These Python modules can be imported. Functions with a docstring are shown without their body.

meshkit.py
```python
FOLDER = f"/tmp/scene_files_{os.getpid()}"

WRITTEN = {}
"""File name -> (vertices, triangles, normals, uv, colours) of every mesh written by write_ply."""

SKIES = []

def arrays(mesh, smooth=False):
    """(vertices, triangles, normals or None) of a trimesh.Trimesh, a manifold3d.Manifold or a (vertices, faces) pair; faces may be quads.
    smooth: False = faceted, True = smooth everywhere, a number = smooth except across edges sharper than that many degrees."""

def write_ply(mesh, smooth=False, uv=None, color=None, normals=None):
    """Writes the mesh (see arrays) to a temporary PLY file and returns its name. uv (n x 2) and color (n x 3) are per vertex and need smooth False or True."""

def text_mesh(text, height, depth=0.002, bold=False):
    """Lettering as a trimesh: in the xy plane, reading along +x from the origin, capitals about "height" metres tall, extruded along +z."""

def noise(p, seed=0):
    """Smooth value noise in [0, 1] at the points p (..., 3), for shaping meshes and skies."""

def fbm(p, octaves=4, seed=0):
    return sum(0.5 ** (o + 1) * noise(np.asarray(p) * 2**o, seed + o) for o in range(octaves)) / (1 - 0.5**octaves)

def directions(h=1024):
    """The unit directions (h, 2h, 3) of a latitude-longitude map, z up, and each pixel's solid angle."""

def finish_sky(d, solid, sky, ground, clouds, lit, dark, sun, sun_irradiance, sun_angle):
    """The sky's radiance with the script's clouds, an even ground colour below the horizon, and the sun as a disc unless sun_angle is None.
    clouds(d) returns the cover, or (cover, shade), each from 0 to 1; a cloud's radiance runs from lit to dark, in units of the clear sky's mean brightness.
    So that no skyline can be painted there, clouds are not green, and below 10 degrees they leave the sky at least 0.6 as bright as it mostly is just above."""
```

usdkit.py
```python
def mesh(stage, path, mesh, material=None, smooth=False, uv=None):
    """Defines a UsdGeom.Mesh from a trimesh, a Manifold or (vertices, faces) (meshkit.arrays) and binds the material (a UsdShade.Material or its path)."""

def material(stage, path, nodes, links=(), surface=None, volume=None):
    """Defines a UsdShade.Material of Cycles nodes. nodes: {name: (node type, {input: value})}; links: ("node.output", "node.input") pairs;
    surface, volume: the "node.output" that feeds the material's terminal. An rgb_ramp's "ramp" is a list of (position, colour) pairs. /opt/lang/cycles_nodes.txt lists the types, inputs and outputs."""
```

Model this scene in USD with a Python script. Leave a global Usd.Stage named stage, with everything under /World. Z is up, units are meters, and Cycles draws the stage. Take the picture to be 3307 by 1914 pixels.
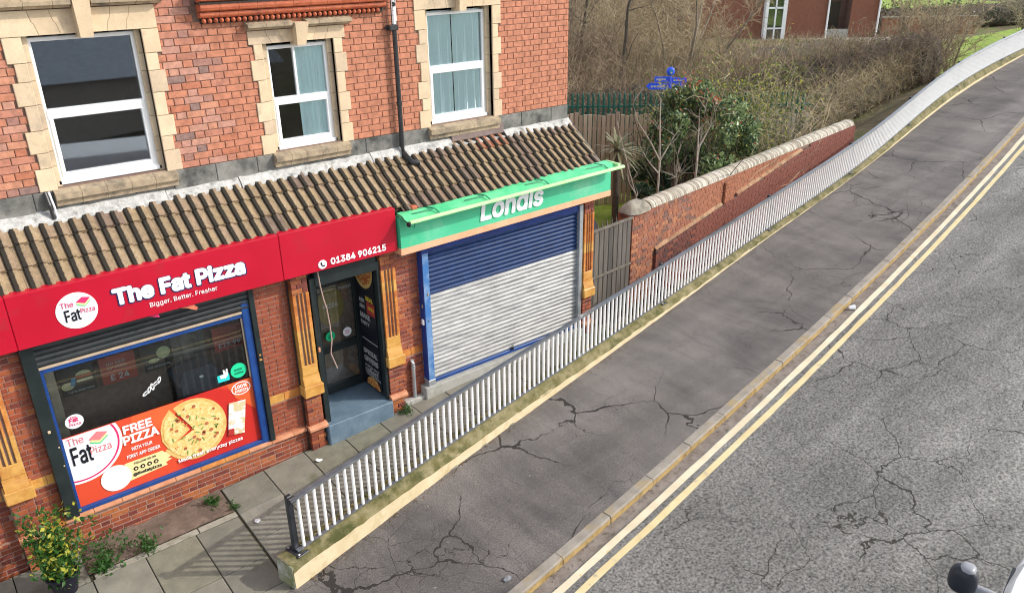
import math, random
import numpy as np, trimesh
from scipy.interpolate import CubicSpline
from shapely.geometry import Polygon, Point, box as sbox
from shapely import affinity
from pxr import Usd, UsdGeom, UsdLux, UsdShade, Gf, Sdf
import usdkit, meshkit

stage = Usd.Stage.CreateInMemory()
UsdGeom.SetStageUpAxis(stage, UsdGeom.Tokens.z)
UsdGeom.SetStageMetersPerUnit(stage, 1.0)
world = UsdGeom.Xform.Define(stage, '/World')
stage.SetDefaultPrim(world.GetPrim())
rng = random.Random(7)
nrng = np.random.default_rng(7)

# ------------------------------------------------------------------ camera, sky, sun, exposure
CAM = np.array([0.0, 0.0, 7.0])
YAW, PITCH, ROLL = map(math.radians, (38.491, -23.735, -0.796))
fw = np.array([math.sin(YAW) * math.cos(PITCH), math.cos(YAW) * math.cos(PITCH), math.sin(PITCH)])
r0 = np.array([math.cos(YAW), -math.sin(YAW), 0.0]); u0 = np.cross(r0, fw)
rt = math.cos(ROLL) * r0 + math.sin(ROLL) * u0; up = -math.sin(ROLL) * r0 + math.cos(ROLL) * u0
cam = UsdGeom.Camera.Define(stage, '/World/camera')
cam.AddTransformOp().Set(Gf.Matrix4d(*rt, 0, *up, 0, *(-fw), 0, *CAM, 1))
cam.CreateHorizontalApertureAttr(36.0)
cam.CreateVerticalApertureAttr(36.0 * 592 / 1024)
cam.CreateFocalLengthAttr(36.0 * 2574.78 / 3307)
cam.CreateClippingRangeAttr((0.1, 2000.0))
EXPOSURE = 0.65
cam.CreateExposureAttr(EXPOSURE)

SUN_AZ, SUN_EL = math.radians(52), math.radians(34)      # azimuth from the street side of the facade towards +x
sd = np.array([math.sin(SUN_AZ) * math.cos(SUN_EL), -math.cos(SUN_AZ) * math.cos(SUN_EL), math.sin(SUN_EL)])
sun = UsdLux.DistantLight.Define(stage, '/World/sun')
sun.CreateIntensityAttr(0.5); sun.CreateAngleAttr(0.8); sun.CreateNormalizeAttr(True); sun.CreateColorAttr(Gf.Vec3f(1.0, 0.93, 0.82))
zx = sd; xx_ = np.cross([0, 0, 1.0], zx); xx_ /= np.linalg.norm(xx_); yy_ = np.cross(zx, xx_)
sun.AddTransformOp().Set(Gf.Matrix4d(*xx_, 0, *yy_, 0, *zx, 0, 0, 0, 30, 1))
sky = UsdLux.DomeLight.Define(stage, '/World/sky')
skym = usdkit.material(stage, '/World/Looks/sky_air', {
    's': ('sky_texture', {'sky_type': 'single_scattering', 'sun_disc': False, 'sun_elevation': SUN_EL, 'sun_rotation': math.atan2(sd[0], sd[1]), 'aerosol_density': 1.6}),
    'tc': ('texture_coordinate', {}), 'n': ('noise_texture', {'scale': 2.2, 'detail': 6, 'roughness': .6}), 'k': ('map_range', {'from_min': .38, 'from_max': .62, 'to_min': .45, 'to_max': 1.0, 'clamp': True}), 'h': ('hsv', {'saturation': .22, 'value': 1.06}), 'm': ('mix_color', {}),
    'b': ('background_shader', {'strength': 0.15})}, [('tc.generated', 'n.vector'), ('n.fac', 'k.value'), ('s.color', 'h.color'), ('k.result', 'm.fac'), ('s.color', 'm.a'), ('h.color', 'm.b'), ('m.result', 'b.color')], surface='b.background')
UsdShade.MaterialBindingAPI.Apply(sky.GetPrim()).Bind(skym)
sky.GetPrim().SetCustomDataByKey('kind', 'structure'); sky.GetPrim().SetCustomDataByKey('label', 'pale bright daylight sky above the street')

# ------------------------------------------------------------------ helpers
class P:
    def __init__(s, path, org): s.path, s.org, s.n = path, np.array(org, float), {}
ROOT = P('/World', (0, 0, 0))
def fresh(parent, name):
    k = parent.n.get(name, 0); parent.n[name] = k + 1
    return f'{parent.path}/{name}' + (f'_{k:03d}' if k else '')
def tag(prim, label=None, cat=None, group=None, kind=None):
    for k, v in (('label', label), ('category', cat), ('group', group), ('kind', kind)):
        if v: prim.SetCustomDataByKey(k, v)
def thing(name, label, cat, loc=(0, 0, 0), group=None, kind=None):
    p = fresh(ROOT, name); x = UsdGeom.Xform.Define(stage, p); x.AddTranslateOp().Set(Gf.Vec3d(*map(float, loc)))
    tag(x.GetPrim(), label, cat, group, kind)
    return P(p, loc)
def arr(m):
    if isinstance(m, trimesh.Trimesh): return np.asarray(m.vertices, float), np.asarray(m.faces, int)
    v, f = m; f = np.asarray(f, int)
    if f.shape[1] == 4: f = np.vstack([f[:, [0, 1, 2]], f[:, [0, 2, 3]]])
    return np.asarray(v, float), f
def cat(ms):
    V, F, n = [], [], 0
    for m in ms:
        v, f = arr(m); V.append(v); F.append(f + n); n += len(v)
    return np.vstack(V), np.vstack(F)
def part(parent, name, m, material, label=None, kind=None, smooth=False):
    if isinstance(m, list): m = cat(m)
    v, f = arr(m); p = fresh(parent, name)
    usdkit.mesh(stage, p, (v - parent.org, f), material, smooth)
    if label or kind: tag(stage.GetPrimAtPath(p), label, None, None, kind)
    return P(p, parent.org)
def single(name, m, material, label, catg=None, group=None, kind=None, smooth=False):
    if isinstance(m, list): m = cat(m)
    v, f = arr(m); loc = np.array([(v[:, 0].min() + v[:, 0].max()) / 2, (v[:, 1].min() + v[:, 1].max()) / 2, v[:, 2].min()])
    p = fresh(ROOT, name); g = usdkit.mesh(stage, p, (v - loc, f), material, smooth); g.AddTranslateOp().Set(Gf.Vec3d(*map(float, loc)))
    tag(g.GetPrim(), label, catg, group, kind)
    return P(p, loc)
BF = np.array([[0, 2, 1], [0, 3, 2], [4, 5, 6], [4, 6, 7], [0, 1, 5], [0, 5, 4], [1, 2, 6], [1, 6, 5], [2, 3, 7], [2, 7, 6], [3, 0, 4], [3, 4, 7]])
def box(x0, x1, y0, y1, z0, z1):
    return np.array([(x0, y0, z0), (x1, y0, z0), (x1, y1, z0), (x0, y1, z0), (x0, y0, z1), (x1, y0, z1), (x1, y1, z1), (x0, y1, z1)], float), BF
def fbox(x0, x1, z0, z1, yf, yb, ch=0.004):
    """a box whose face towards -y has chamfered edges"""
    v = np.array([(x0, yb, z0), (x1, yb, z0), (x1, yb, z1), (x0, yb, z1), (x0, yf + ch, z0), (x1, yf + ch, z0), (x1, yf + ch, z1), (x0, yf + ch, z1),
                  (x0 + ch, yf, z0 + ch), (x1 - ch, yf, z0 + ch), (x1 - ch, yf, z1 - ch), (x0 + ch, yf, z1 - ch)], float)
    f = []
    for a in (0, 4):
        for i in range(4):
            j = (i + 1) % 4; f += [(a + i, a + 4 + i, a + 4 + j), (a + i, a + 4 + j, a + j)]
    f += [(8, 11, 10), (8, 10, 9), (0, 1, 2), (0, 2, 3)]
    f = np.array(f)[:, ::-1]
    return v, f
def rbox(x0, x1, y0, y1, z0, z1, r=0.01):
    """a box with all edges bevelled"""
    c = np.array([(x0 + x1) / 2, (y0 + y1) / 2, (z0 + z1) / 2]); h = np.array([x1 - x0, y1 - y0, z1 - z0]) / 2; r = min(r, *(h * .9)); pts = []
    for s in np.ndindex(2, 2, 2):
        s = np.array(s) * 2 - 1
        for k in range(3):
            q = h - r; q = q.copy(); q[k] = h[k]; pts.append(c + s * q)
    m = trimesh.Trimesh(pts, process=False).convex_hull
    return np.asarray(m.vertices), np.asarray(m.faces)
def prism(poly, y0, y1):
    """polygon in x,z extruded from y0 (front) to y1 (back)"""
    out = []
    for g in getattr(poly, 'geoms', [poly]):
        if g.is_empty or g.area < 1e-7: continue
        m = trimesh.creation.extrude_polygon(g, abs(y1 - y0), engine='earcut'); v = np.asarray(m.vertices)
        out.append((np.c_[v[:, 0], max(y0, y1) - v[:, 2], v[:, 1]], np.asarray(m.faces)))
    return cat(out)
def tube(pts, r, n=6, cap=True):
    p = np.asarray(pts, float); r = np.broadcast_to(np.asarray(r, float), (len(p),))
    t = np.gradient(p, axis=0); t /= np.linalg.norm(t, axis=1, keepdims=True) + 1e-12
    ref = np.where(np.abs(t[:, 2:]) < 0.9, [0, 0, 1.0], [1.0, 0, 0]); a = np.cross(t, ref); a /= np.linalg.norm(a, axis=1, keepdims=True); b = np.cross(t, a)
    ang = np.arange(n) * 2 * np.pi / n
    v = (p[:, None] + r[:, None, None] * (np.cos(ang)[None, :, None] * a[:, None] + np.sin(ang)[None, :, None] * b[:, None])).reshape(-1, 3)
    f = []
    for i in range(len(p) - 1):
        for j in range(n):
            k = (j + 1) % n; f += [(i * n + j, i * n + k, (i + 1) * n + k), (i * n + j, (i + 1) * n + k, (i + 1) * n + j)]
    if cap:
        for base, rev in ((0, True), ((len(p) - 1) * n, False)):
            for j in range(1, n - 1): f.append((base, base + j + 1, base + j) if rev else (base, base + j, base + j + 1))
    return v, np.array(f)
def strip(A, B):
    """a sheet between two polylines of equal length; its normal is up where B lies left of A"""
    n = len(A); v = np.vstack([A, B]); i = np.arange(n - 1)
    return v, np.vstack([np.c_[i, i + 1, n + i + 1], np.c_[i, n + i + 1, n + i]])
def sweep(profile_rows, close=True):
    """rows: list of polylines (same length); joins each with the next into a closed solid"""
    R = [np.asarray(r, float) for r in profile_rows]; n = len(R[0]); V = np.vstack(R); F = []
    i = np.arange(n - 1); k = len(R)
    for a in range(k if close else k - 1):
        b = (a + 1) % k; F.append(np.c_[a * n + i, a * n + i + 1, b * n + i + 1]); F.append(np.c_[a * n + i, b * n + i + 1, b * n + i])
    if close:
        for e, rev in ((0, 0), (n - 1, 1)):
            for a in range(1, k - 1):
                t = (e, a * n + e, (a + 1) * n + e); F.append(np.array([t[::-1] if not rev else t]))
    return V, np.vstack(F)
def place(m, o, ang=0.0):
    v, f = arr(m); c, s = math.cos(ang), math.sin(ang)
    return np.c_[o[0] + c * v[:, 0] - s * v[:, 1], o[1] + s * v[:, 0] + c * v[:, 1], o[2] + v[:, 2]], f
def fix(m):
    t = trimesh.Trimesh(*arr(m), process=False); trimesh.repair.fix_normals(t); return np.asarray(t.vertices), np.asarray(t.faces)
def text(s, x0, zb, width, y, bold=0, depth=0.003, height=None, maxh=None):
    """lettering on a wall facing -y, from x0 with its baseline at zb, width metres wide"""
    m = meshkit.text_mesh(s, 0.1, depth=1.0, bold=bold); v = np.asarray(m.vertices); w = v[:, 0].max() - v[:, 0].min(); k = width / w
    kz = k if height is None else height / 0.1
    return np.c_[x0 + (v[:, 0] - v[:, 0].min()) * k, y - v[:, 2] * depth, zb + v[:, 1] * kz], np.asarray(m.faces)
def disc(cx, cz, rx, rz, n=40): return affinity.scale(Point(cx, cz).buffer(1, quad_segs=n // 4), rx, rz)

# ------------------------------------------------------------------ materials
def lk(n): return '/World/Looks/' + n
def mat(name, a, b=None, scale=8.0, rough=0.7, bump=0.0, bscale=None, fine=0.0, metal=0.0, spec=0.4, coat=0.0, detail=6, contrast=(0.35, 0.65), vec=(1, 1, 1), third=None):
    """two tones mixed by world-space noise, an optional fine grain and relief"""
    b = b if b is not None else a
    N = {'g': ('geometry', {}), 'mp': ('mapping', {'scale': vec}), 'n': ('noise_texture', {'scale': scale, 'detail': detail, 'roughness': 0.6}),
         'r': ('rgb_ramp', {'ramp': [(contrast[0], a), (contrast[1], b)]}),
         'p': ('principled_bsdf', {'roughness': rough, 'metallic': metal, 'specular_ior_level': spec, 'coat_weight': coat})}
    L = [('g.position', 'mp.vector'), ('mp.vector', 'n.vector'), ('n.fac', 'r.fac')]
    out = 'r.color'
    if third:
        N['n3'] = ('noise_texture', {'scale': third[1], 'detail': 5, 'roughness': 0.65}); N['r3'] = ('map_range', {'from_min': third[2], 'from_max': third[3], 'clamp': True})
        N['m3'] = ('mix_color', {'b': third[0]}); L += [('mp.vector', 'n3.vector'), ('n3.fac', 'r3.value'), ('r3.result', 'm3.fac'), (out, 'm3.a')]; out = 'm3.result'
    if fine:
        N['nf'] = ('noise_texture', {'scale': 160.0, 'detail': 3}); N['rf'] = ('map_range', {'from_min': 0.25, 'from_max': 0.75, 'to_min': 1 - fine, 'to_max': 1 + fine})
        N['mf'] = ('vector_math', {'math_type': 'scale'}); L += [('g.position', 'nf.vector'), ('nf.fac', 'rf.value'), (out, 'mf.vector1'), ('rf.result', 'mf.scale')]; out = 'mf.vector'
    L.append((out, 'p.base_color'))
    if bump:
        N['nb'] = ('noise_texture', {'scale': bscale or scale * 4, 'detail': 5, 'roughness': 0.65}); N['bu'] = ('bump', {'strength': 0.7, 'distance': bump})
        L += [('g.position', 'nb.vector'), ('nb.fac', 'bu.height'), ('bu.normal', 'p.normal')]
    return usdkit.material(stage, lk(name), N, L, surface='p.BSDF')

def brick_set(prefix, tones, bump=0.004, rough=0.75, spec=0.3):
    out = []
    for i, (c, w) in enumerate(tones):
        d = tuple(x * 0.72 for x in c); e = tuple(min(1, x * 1.14) for x in c)
        out.append((mat(f'{prefix}_{i}', d, e, 11 + i, rough, bump, 70, 0.16, spec=spec, contrast=(0.3, 0.62), third=((0.13, 0.10, 0.085), 3.1 + .3 * i, 0.62, 0.80)), w))
    return out
def pick(s): return rng.choices([m for m, _ in s], [w for _, w in s])[0]

UP = brick_set('upper_brick', [((.475, .195, .118), 5), ((.445, .193, .13), 5), ((.505, .232, .147), 4), ((.43, .16, .093), 3), ((.455, .235, .178), 3), ((.335, .172, .138), 1.8), ((.25, .158, .138), .8), ((.49, .25, .18), 1.4)])
SH = brick_set('shop_brick', [((.265, .066, .032), 5), ((.22, .054, .03), 5), ((.31, .085, .035), 4), ((.165, .042, .03), 3.4), ((.38, .125, .045), 1.2), ((.29, .09, .05), 2)], rough=0.45, spec=0.5)
GW = brick_set('garden_wall_brick', [((.31, .12, .065), 5), ((.27, .10, .06), 4), ((.25, .115, .08), 3), ((.36, .155, .08), 2.5), ((.17, .09, .07), 2)])
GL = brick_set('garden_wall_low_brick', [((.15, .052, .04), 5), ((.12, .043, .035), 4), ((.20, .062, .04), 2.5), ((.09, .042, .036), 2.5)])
def stuff_brick(name, tones):
    N = {'g': ('geometry', {}), 'r': ('rgb_ramp', {'ramp': [(i / len(tones), c) for i, c in enumerate(tones)], 'interpolate': False}), 'n': ('noise_texture', {'scale': 12.0, 'detail': 6}),
         'k': ('map_range', {'from_min': .3, 'from_max': .7, 'to_min': .75, 'to_max': 1.15}), 'm': ('vector_math', {'math_type': 'scale'}), 'p': ('principled_bsdf', {'roughness': .78, 'specular_ior_level': .3})}
    return usdkit.material(stage, lk(name), N, [('g.random_per_island', 'r.fac'), ('g.position', 'n.vector'), ('n.fac', 'k.value'), ('r.color', 'm.vector1'), ('k.result', 'm.scale'), ('m.vector', 'p.base_color')], surface='p.BSDF')
UPS = stuff_brick('upper_brick_rest', [(.475, .195, .118), (.445, .193, .13), (.505, .232, .147), (.43, .16, .093), (.455, .235, .178), (.36, .182, .143), (.475, .197, .12), (.53, .27, .19)])
GWS = stuff_brick('garden_wall_brick_rest', [(.31, .12, .065), (.27, .10, .06), (.25, .115, .08), (.36, .155, .08), (.18, .09, .07)])
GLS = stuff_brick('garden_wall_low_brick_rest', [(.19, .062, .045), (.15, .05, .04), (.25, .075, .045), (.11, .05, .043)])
FARB = stuff_brick('house_brick_rest', [(.30, .125, .08), (.27, .11, .07), (.33, .14, .09), (.25, .10, .07)])

MORT = mat('mortar_brown', (.17, .105, .08), (.24, .16, .125), 14, .9, .004, 90, .2)
MORTL = mat('mortar_pale', (.31, .19, .15), (.40, .27, .22), 10, .9, .003, 90, .2)
STONE = [mat(f'buff_stone_{i}', tuple(x * .86 for x in c), c, 5 + i, .85, .003, 60, .12, third=((.30, .25, .19), 2.2, .58, .8)) for i, c in enumerate([(.68, .53, .355), (.64, .50, .34), (.71, .57, .39), (.60, .47, .33)])]
STONED = mat('weathered_stone', (.27, .215, .15), (.43, .34, .23), 7, .9, .006, 40, .2, third=((.10, .09, .075), 4, .52, .75))
GREYST = mat('grey_stone_band', (.12, .12, .112), (.24, .235, .215), 4, .9, .006, 40, .2, third=((.05, .052, .05), 3, .5, .7))
PVC = mat('white_plastic', (.80, .81, .82), (.86, .87, .88), 6, .3, spec=.5)
SOOT = mat('soot_black_joint', (.035, .03, .028), rough=.9)
LEADM = mat('dark_paint_iron', (.015, .016, .018), (.03, .03, .033), 14, .35, .001, spec=.5, third=((.55, .55, .54), 5.0, .74, .8))
PEEL = mat('peeling_white_paint', (.02, .02, .022), (.78, .78, .78), 9, .5, .002, contrast=(.44, .47))
TERRA = mat('red_terracotta', (.40, .095, .045), (.52, .15, .07), 9, .55, .003, 60, .15, third=((.16, .05, .035), 4, .55, .75))
ORANGE = mat('orange_terracotta', (.46, .16, .035), (.62, .27, .075), 8, .35, .002, 50, .12, spec=.5, third=((.33, .085, .025), 3.0, .5, .7))
BUFFT = mat('buff_glazed_block', (.52, .27, .06), (.62, .35, .10), 6, .3, .002, 50, .1, spec=.5, third=((.42, .16, .04), 3.2, .48, .7))
PINKT = mat('pink_terracotta', (.50, .20, .10), (.62, .30, .17), 6, .6, .003, 50, .12)
def tilem(name, c, seed):
    """ribbed concrete tile: weathered tone with dirt and moss lodged in the valleys between the ribs"""
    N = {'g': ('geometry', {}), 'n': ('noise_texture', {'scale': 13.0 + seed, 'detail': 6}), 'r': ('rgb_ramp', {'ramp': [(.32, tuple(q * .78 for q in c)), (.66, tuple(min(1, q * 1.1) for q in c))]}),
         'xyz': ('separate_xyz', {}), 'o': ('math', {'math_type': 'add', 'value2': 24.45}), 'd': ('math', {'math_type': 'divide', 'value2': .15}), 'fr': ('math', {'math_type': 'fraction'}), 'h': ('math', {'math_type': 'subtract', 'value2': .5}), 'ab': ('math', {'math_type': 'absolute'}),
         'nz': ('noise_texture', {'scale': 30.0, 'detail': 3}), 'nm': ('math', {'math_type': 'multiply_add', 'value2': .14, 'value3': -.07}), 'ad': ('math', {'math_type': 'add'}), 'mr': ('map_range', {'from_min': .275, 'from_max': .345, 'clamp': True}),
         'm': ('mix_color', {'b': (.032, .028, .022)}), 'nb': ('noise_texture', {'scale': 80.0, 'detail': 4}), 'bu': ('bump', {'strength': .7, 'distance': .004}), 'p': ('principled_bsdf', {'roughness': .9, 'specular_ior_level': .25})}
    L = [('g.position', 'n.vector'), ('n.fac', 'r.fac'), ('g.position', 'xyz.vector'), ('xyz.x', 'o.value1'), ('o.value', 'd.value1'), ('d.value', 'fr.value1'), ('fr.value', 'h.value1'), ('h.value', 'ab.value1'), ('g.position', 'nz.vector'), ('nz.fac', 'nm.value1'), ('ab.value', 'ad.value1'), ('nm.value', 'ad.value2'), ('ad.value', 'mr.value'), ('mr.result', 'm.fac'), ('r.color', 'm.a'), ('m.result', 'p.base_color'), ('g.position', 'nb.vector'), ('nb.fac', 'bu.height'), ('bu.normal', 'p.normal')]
    return usdkit.material(stage, lk(name), N, L, surface='p.BSDF')
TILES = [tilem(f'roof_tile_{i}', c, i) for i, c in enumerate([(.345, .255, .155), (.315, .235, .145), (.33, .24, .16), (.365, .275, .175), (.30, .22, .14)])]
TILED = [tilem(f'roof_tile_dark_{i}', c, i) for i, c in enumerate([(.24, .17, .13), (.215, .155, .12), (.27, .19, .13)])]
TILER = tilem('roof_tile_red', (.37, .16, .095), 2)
UNDER = mat('roof_underlay', (.035, .03, .022), (.06, .055, .03), 9, .95, .003)
FLASH = mat('lime_mortar_fillet', (.40, .395, .385), (.60, .595, .57), 11, .95, .02, 26, .2, third=((.17, .17, .16), 7, .52, .7))
REDS = mat('red_sign_panel', (.42, .004, .022), (.46, .005, .026), 2, .32, spec=.5, third=((.34, .02, .03), 3.0, .56, .8))
WHT = mat('white_sign_letter', (.84, .85, .87), rough=.35)
NAVY = mat('navy_outline', (.02, .025, .10), rough=.4)
BLK = mat('black_print', (.006, .006, .012), rough=.4)
PINK = mat('pink_print', (.62, .03, .14), rough=.4)
PALEPINK = mat('pale_red_print', (.72, .20, .22), rough=.4)
CREAM = mat('cream_print', (.82, .68, .34), rough=.4)
GRNS = mat('green_sign_panel', (.06, .47, .25), (.085, .54, .31), 1.2, .4, spec=.5, third=((.26, .60, .40), 1.3, .52, .75))
GRND = mat('green_canopy_vinyl', (.06, .50, .22), (.16, .66, .32), 3, .35, .002, 6, spec=.5)
LIME = mat('lime_awning_bar', (.42, .78, .33), (.52, .84, .42), 4, .35, spec=.5)
SALM = mat('salmon_sign_trim', (.72, .36, .20), (.78, .44, .27), 4, .6, fine=.08)
BLU = mat('blue_paint', (.009, .042, .18), (.015, .065, .25), 5, .32, .001, spec=.5)
BLUW = mat('worn_blue_guide', (.05, .16, .40), (.22, .34, .52), 3.2, .35, spec=.5, contrast=(.42, .6))
BLUD = mat('dark_blue_paint', (.010, .028, .15), (.014, .045, .23), 6, .35, spec=.5)
SLATB = mat('blue_shutter_slat', (.008, .027, .095), (.014, .043, .14), 4, .5, spec=.35, third=((.25, .28, .36), 12, .66, .8))
SLATW = mat('white_shutter_slat', (.34, .34, .335), (.48, .48, .47), 3, .4, spec=.5, third=((.19, .20, .215), 2.2, .46, .72), vec=(1, 1, 6))
SLATK = mat('black_shutter_slat', (.018, .022, .025), (.032, .037, .04), 6, .4, spec=.5)
FRAMEK = mat('black_green_frame', (.008, .013, .014), (.015, .022, .023), 5, .35, spec=.5)
GALV = mat('galvanised_steel', (.33, .36, .38), (.48, .50, .52), 6, .35, metal=.6)
BEAM = mat('tan_timber_trim', (.40, .31, .22), (.50, .40, .30), 9, .6)
SLATEF = mat('slate_blue_tile', (.10, .155, .21), (.15, .215, .28), 5, .45, .001, 40, .1, third=((.22, .27, .30), 3, .58, .75))
CONC = mat('pale_concrete', (.34, .335, .31), (.46, .45, .42), 6, .9, .004, 60, .15, third=((.18, .19, .12), 3, .55, .75))
SLABS = [mat(f'paving_slab_{i}', tuple(x * .82 for x in c), tuple(x * 1.1 for x in c), 3.2 + i, .88, .003, 70, .22, third=((.12, .12, .07), 2.2, .56, .78)) for i, c in enumerate([(.235, .222, .18), (.205, .198, .162), (.255, .243, .205), (.215, .205, .155)])]
PALEST = mat('edging_stone', (.27, .25, .20), (.36, .335, .28), 6, .9, .006, 40, .2, third=((.14, .13, .07), 4, .55, .75))
JOINT = mat('joint_soil', (.035, .033, .022), (.07, .065, .035), 9, .95, .004)
SOIL = mat('bare_soil', (.12, .085, .065), (.20, .145, .115), 5, .95, .015, 18, .2, third=((.26, .20, .16), 6, .58, .75))
RENDER = mat('cream_rendered_wall', (.56, .455, .275), (.66, .55, .37), 3, .9, .004, 50, .12, third=((.42, .33, .16), 4, .52, .75))
MOSSC = mat('mossy_concrete_top', (.12, .105, .035), (.26, .225, .125), 7, .95, .012, 25, .25, third=((.06, .065, .018), 3.2, .48, .66))
MOSSG = mat('green_algae_concrete', (.13, .16, .045), (.27, .27, .19), 4, .95, .008, 25, .2, third=((.42, .42, .40), 2.6, .5, .64))
RAILB = mat('railing_dark_paint', (.075, .083, .095), (.115, .125, .14), 6, .22, spec=.8, coat=.4)
RAILK = mat('railing_black_paint', (.012, .014, .018), (.022, .024, .03), 6, .35, spec=.5)
PICK = mat('picket_white_paint', (.86, .85, .83), (.90, .89, .87), 6, .3, spec=.5)
KERB = mat('kerb_concrete', (.24, .215, .185), (.33, .30, .26), 5, .9, .006, 50, .2, third=((.36, .26, .11), 2.6, .5, .72))
KERBF = mat('kerb_stained_face', (.30, .20, .07), (.42, .30, .13), 5, .9, .006, 50, .25, third=((.12, .085, .04), 6, .52, .7))
LINEO = mat('worn_cream_line', (.64, .55, .38), (.74, .66, .50), 3, .75, .001, 60, .1, third=((.62, .44, .12), 7, .62, .72))
LINEI = mat('worn_yellow_line', (.62, .50, .26), (.72, .61, .36), 3, .75, .001, 60, .1, third=((.40, .36, .28), 9, .6, .72))
CURT = mat('pale_teal_curtain', (.76, .86, .88), (.80, .90, .91), 3, .9)
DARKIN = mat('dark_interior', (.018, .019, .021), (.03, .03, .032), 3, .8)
PLAST = mat('interior_plaster', (.09, .085, .08), rough=.9)
BARK = mat('bare_bark', (.17, .135, .10), (.28, .23, .175), 14, .9, .01, 40, .2, third=((.10, .095, .06), 4, .5, .7))
BARKD = mat('dark_bark', (.055, .047, .037), (.10, .085, .065), 14, .95, .01, 40, .2)
BARKP = mat('pale_bark', (.23, .195, .155), (.36, .315, .26), 9, .9, .006, 40, .2)
TWIG = [mat(f'twig_{i}', tuple(x * .75 for x in c), tuple(x * 1.2 for x in c), 1.3, .9) for i, c in enumerate([(.34, .25, .165), (.20, .145, .105), (.42, .34, .215), (.29, .235, .13)])]
def leafm(name, a, b, rough=.5, trans=.3):
    N = {'g': ('geometry', {}), 'r': ('rgb_ramp', {'ramp': [(0, a), (1, b)]}), 'p': ('principled_bsdf', {'roughness': rough, 'specular_ior_level': .5}), 't': ('translucent_bsdf', {}), 'm': ('mix_closure', {'fac': trans})}
    return usdkit.material(stage, lk(name), N, [('g.random_per_island', 'r.fac'), ('r.color', 'p.base_color'), ('r.color', 't.color'), ('p.BSDF', 'm.closure1'), ('t.BSDF', 'm.closure2')], surface='m.closure')
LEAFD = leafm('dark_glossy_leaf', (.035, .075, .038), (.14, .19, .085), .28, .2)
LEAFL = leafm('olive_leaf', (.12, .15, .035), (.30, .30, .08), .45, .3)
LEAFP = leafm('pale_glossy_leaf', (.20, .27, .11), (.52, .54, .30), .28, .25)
LEAFR = leafm('red_young_leaf', (.50, .09, .06), (.66, .34, .18), .45, .35)
LEAFY = leafm('yellow_variegated_leaf', (.46, .45, .06), (.66, .66, .18), .45, .35)
LEAFG = leafm('fresh_green_leaf', (.035, .11, .018), (.15, .26, .04), .45, .35)
LEAFB = leafm('dry_brown_leaf', (.14, .085, .045), (.32, .20, .09), .8, .2)
GRASSB = leafm('grass_blade', (.07, .16, .02), (.20, .32, .05), .6, .3)
LAWN = mat('lawn_turf', (.15, .27, .03), (.34, .44, .07), 2.5, .95, .03, 14, .25, third=((.26, .27, .08), .6, .5, .68))
SCRUB = mat('scrub_earth', (.085, .068, .04), (.19, .155, .085), .9, .95, .06, 4, .25, third=((.12, .15, .035), .35, .5, .64))
GREENP = mat('green_palisade_paint', (.006, .075, .055), (.012, .11, .08), 6, .45, spec=.5)
WOODF = [mat(f'grey_fence_wood_{i}', tuple(x * .7 for x in c), c, 12, .9, .004, 60, .2, vec=(1, 1, .12)) for i, c in enumerate([(.44, .36, .27), (.36, .295, .22), (.50, .42, .32)])]
GATEW = [mat(f'dark_gate_board_{i}', tuple(x * .6 for x in c), c, 12, .85, .004, 60, .2, vec=(1, 1, .12)) for i, c in enumerate([(.13, .115, .10), (.10, .09, .08), (.17, .15, .125)])]
BLUESIGN = mat('blue_sign_paint', (.02, .085, .72), (.025, .10, .80), 5, .4, spec=.5)
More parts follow.
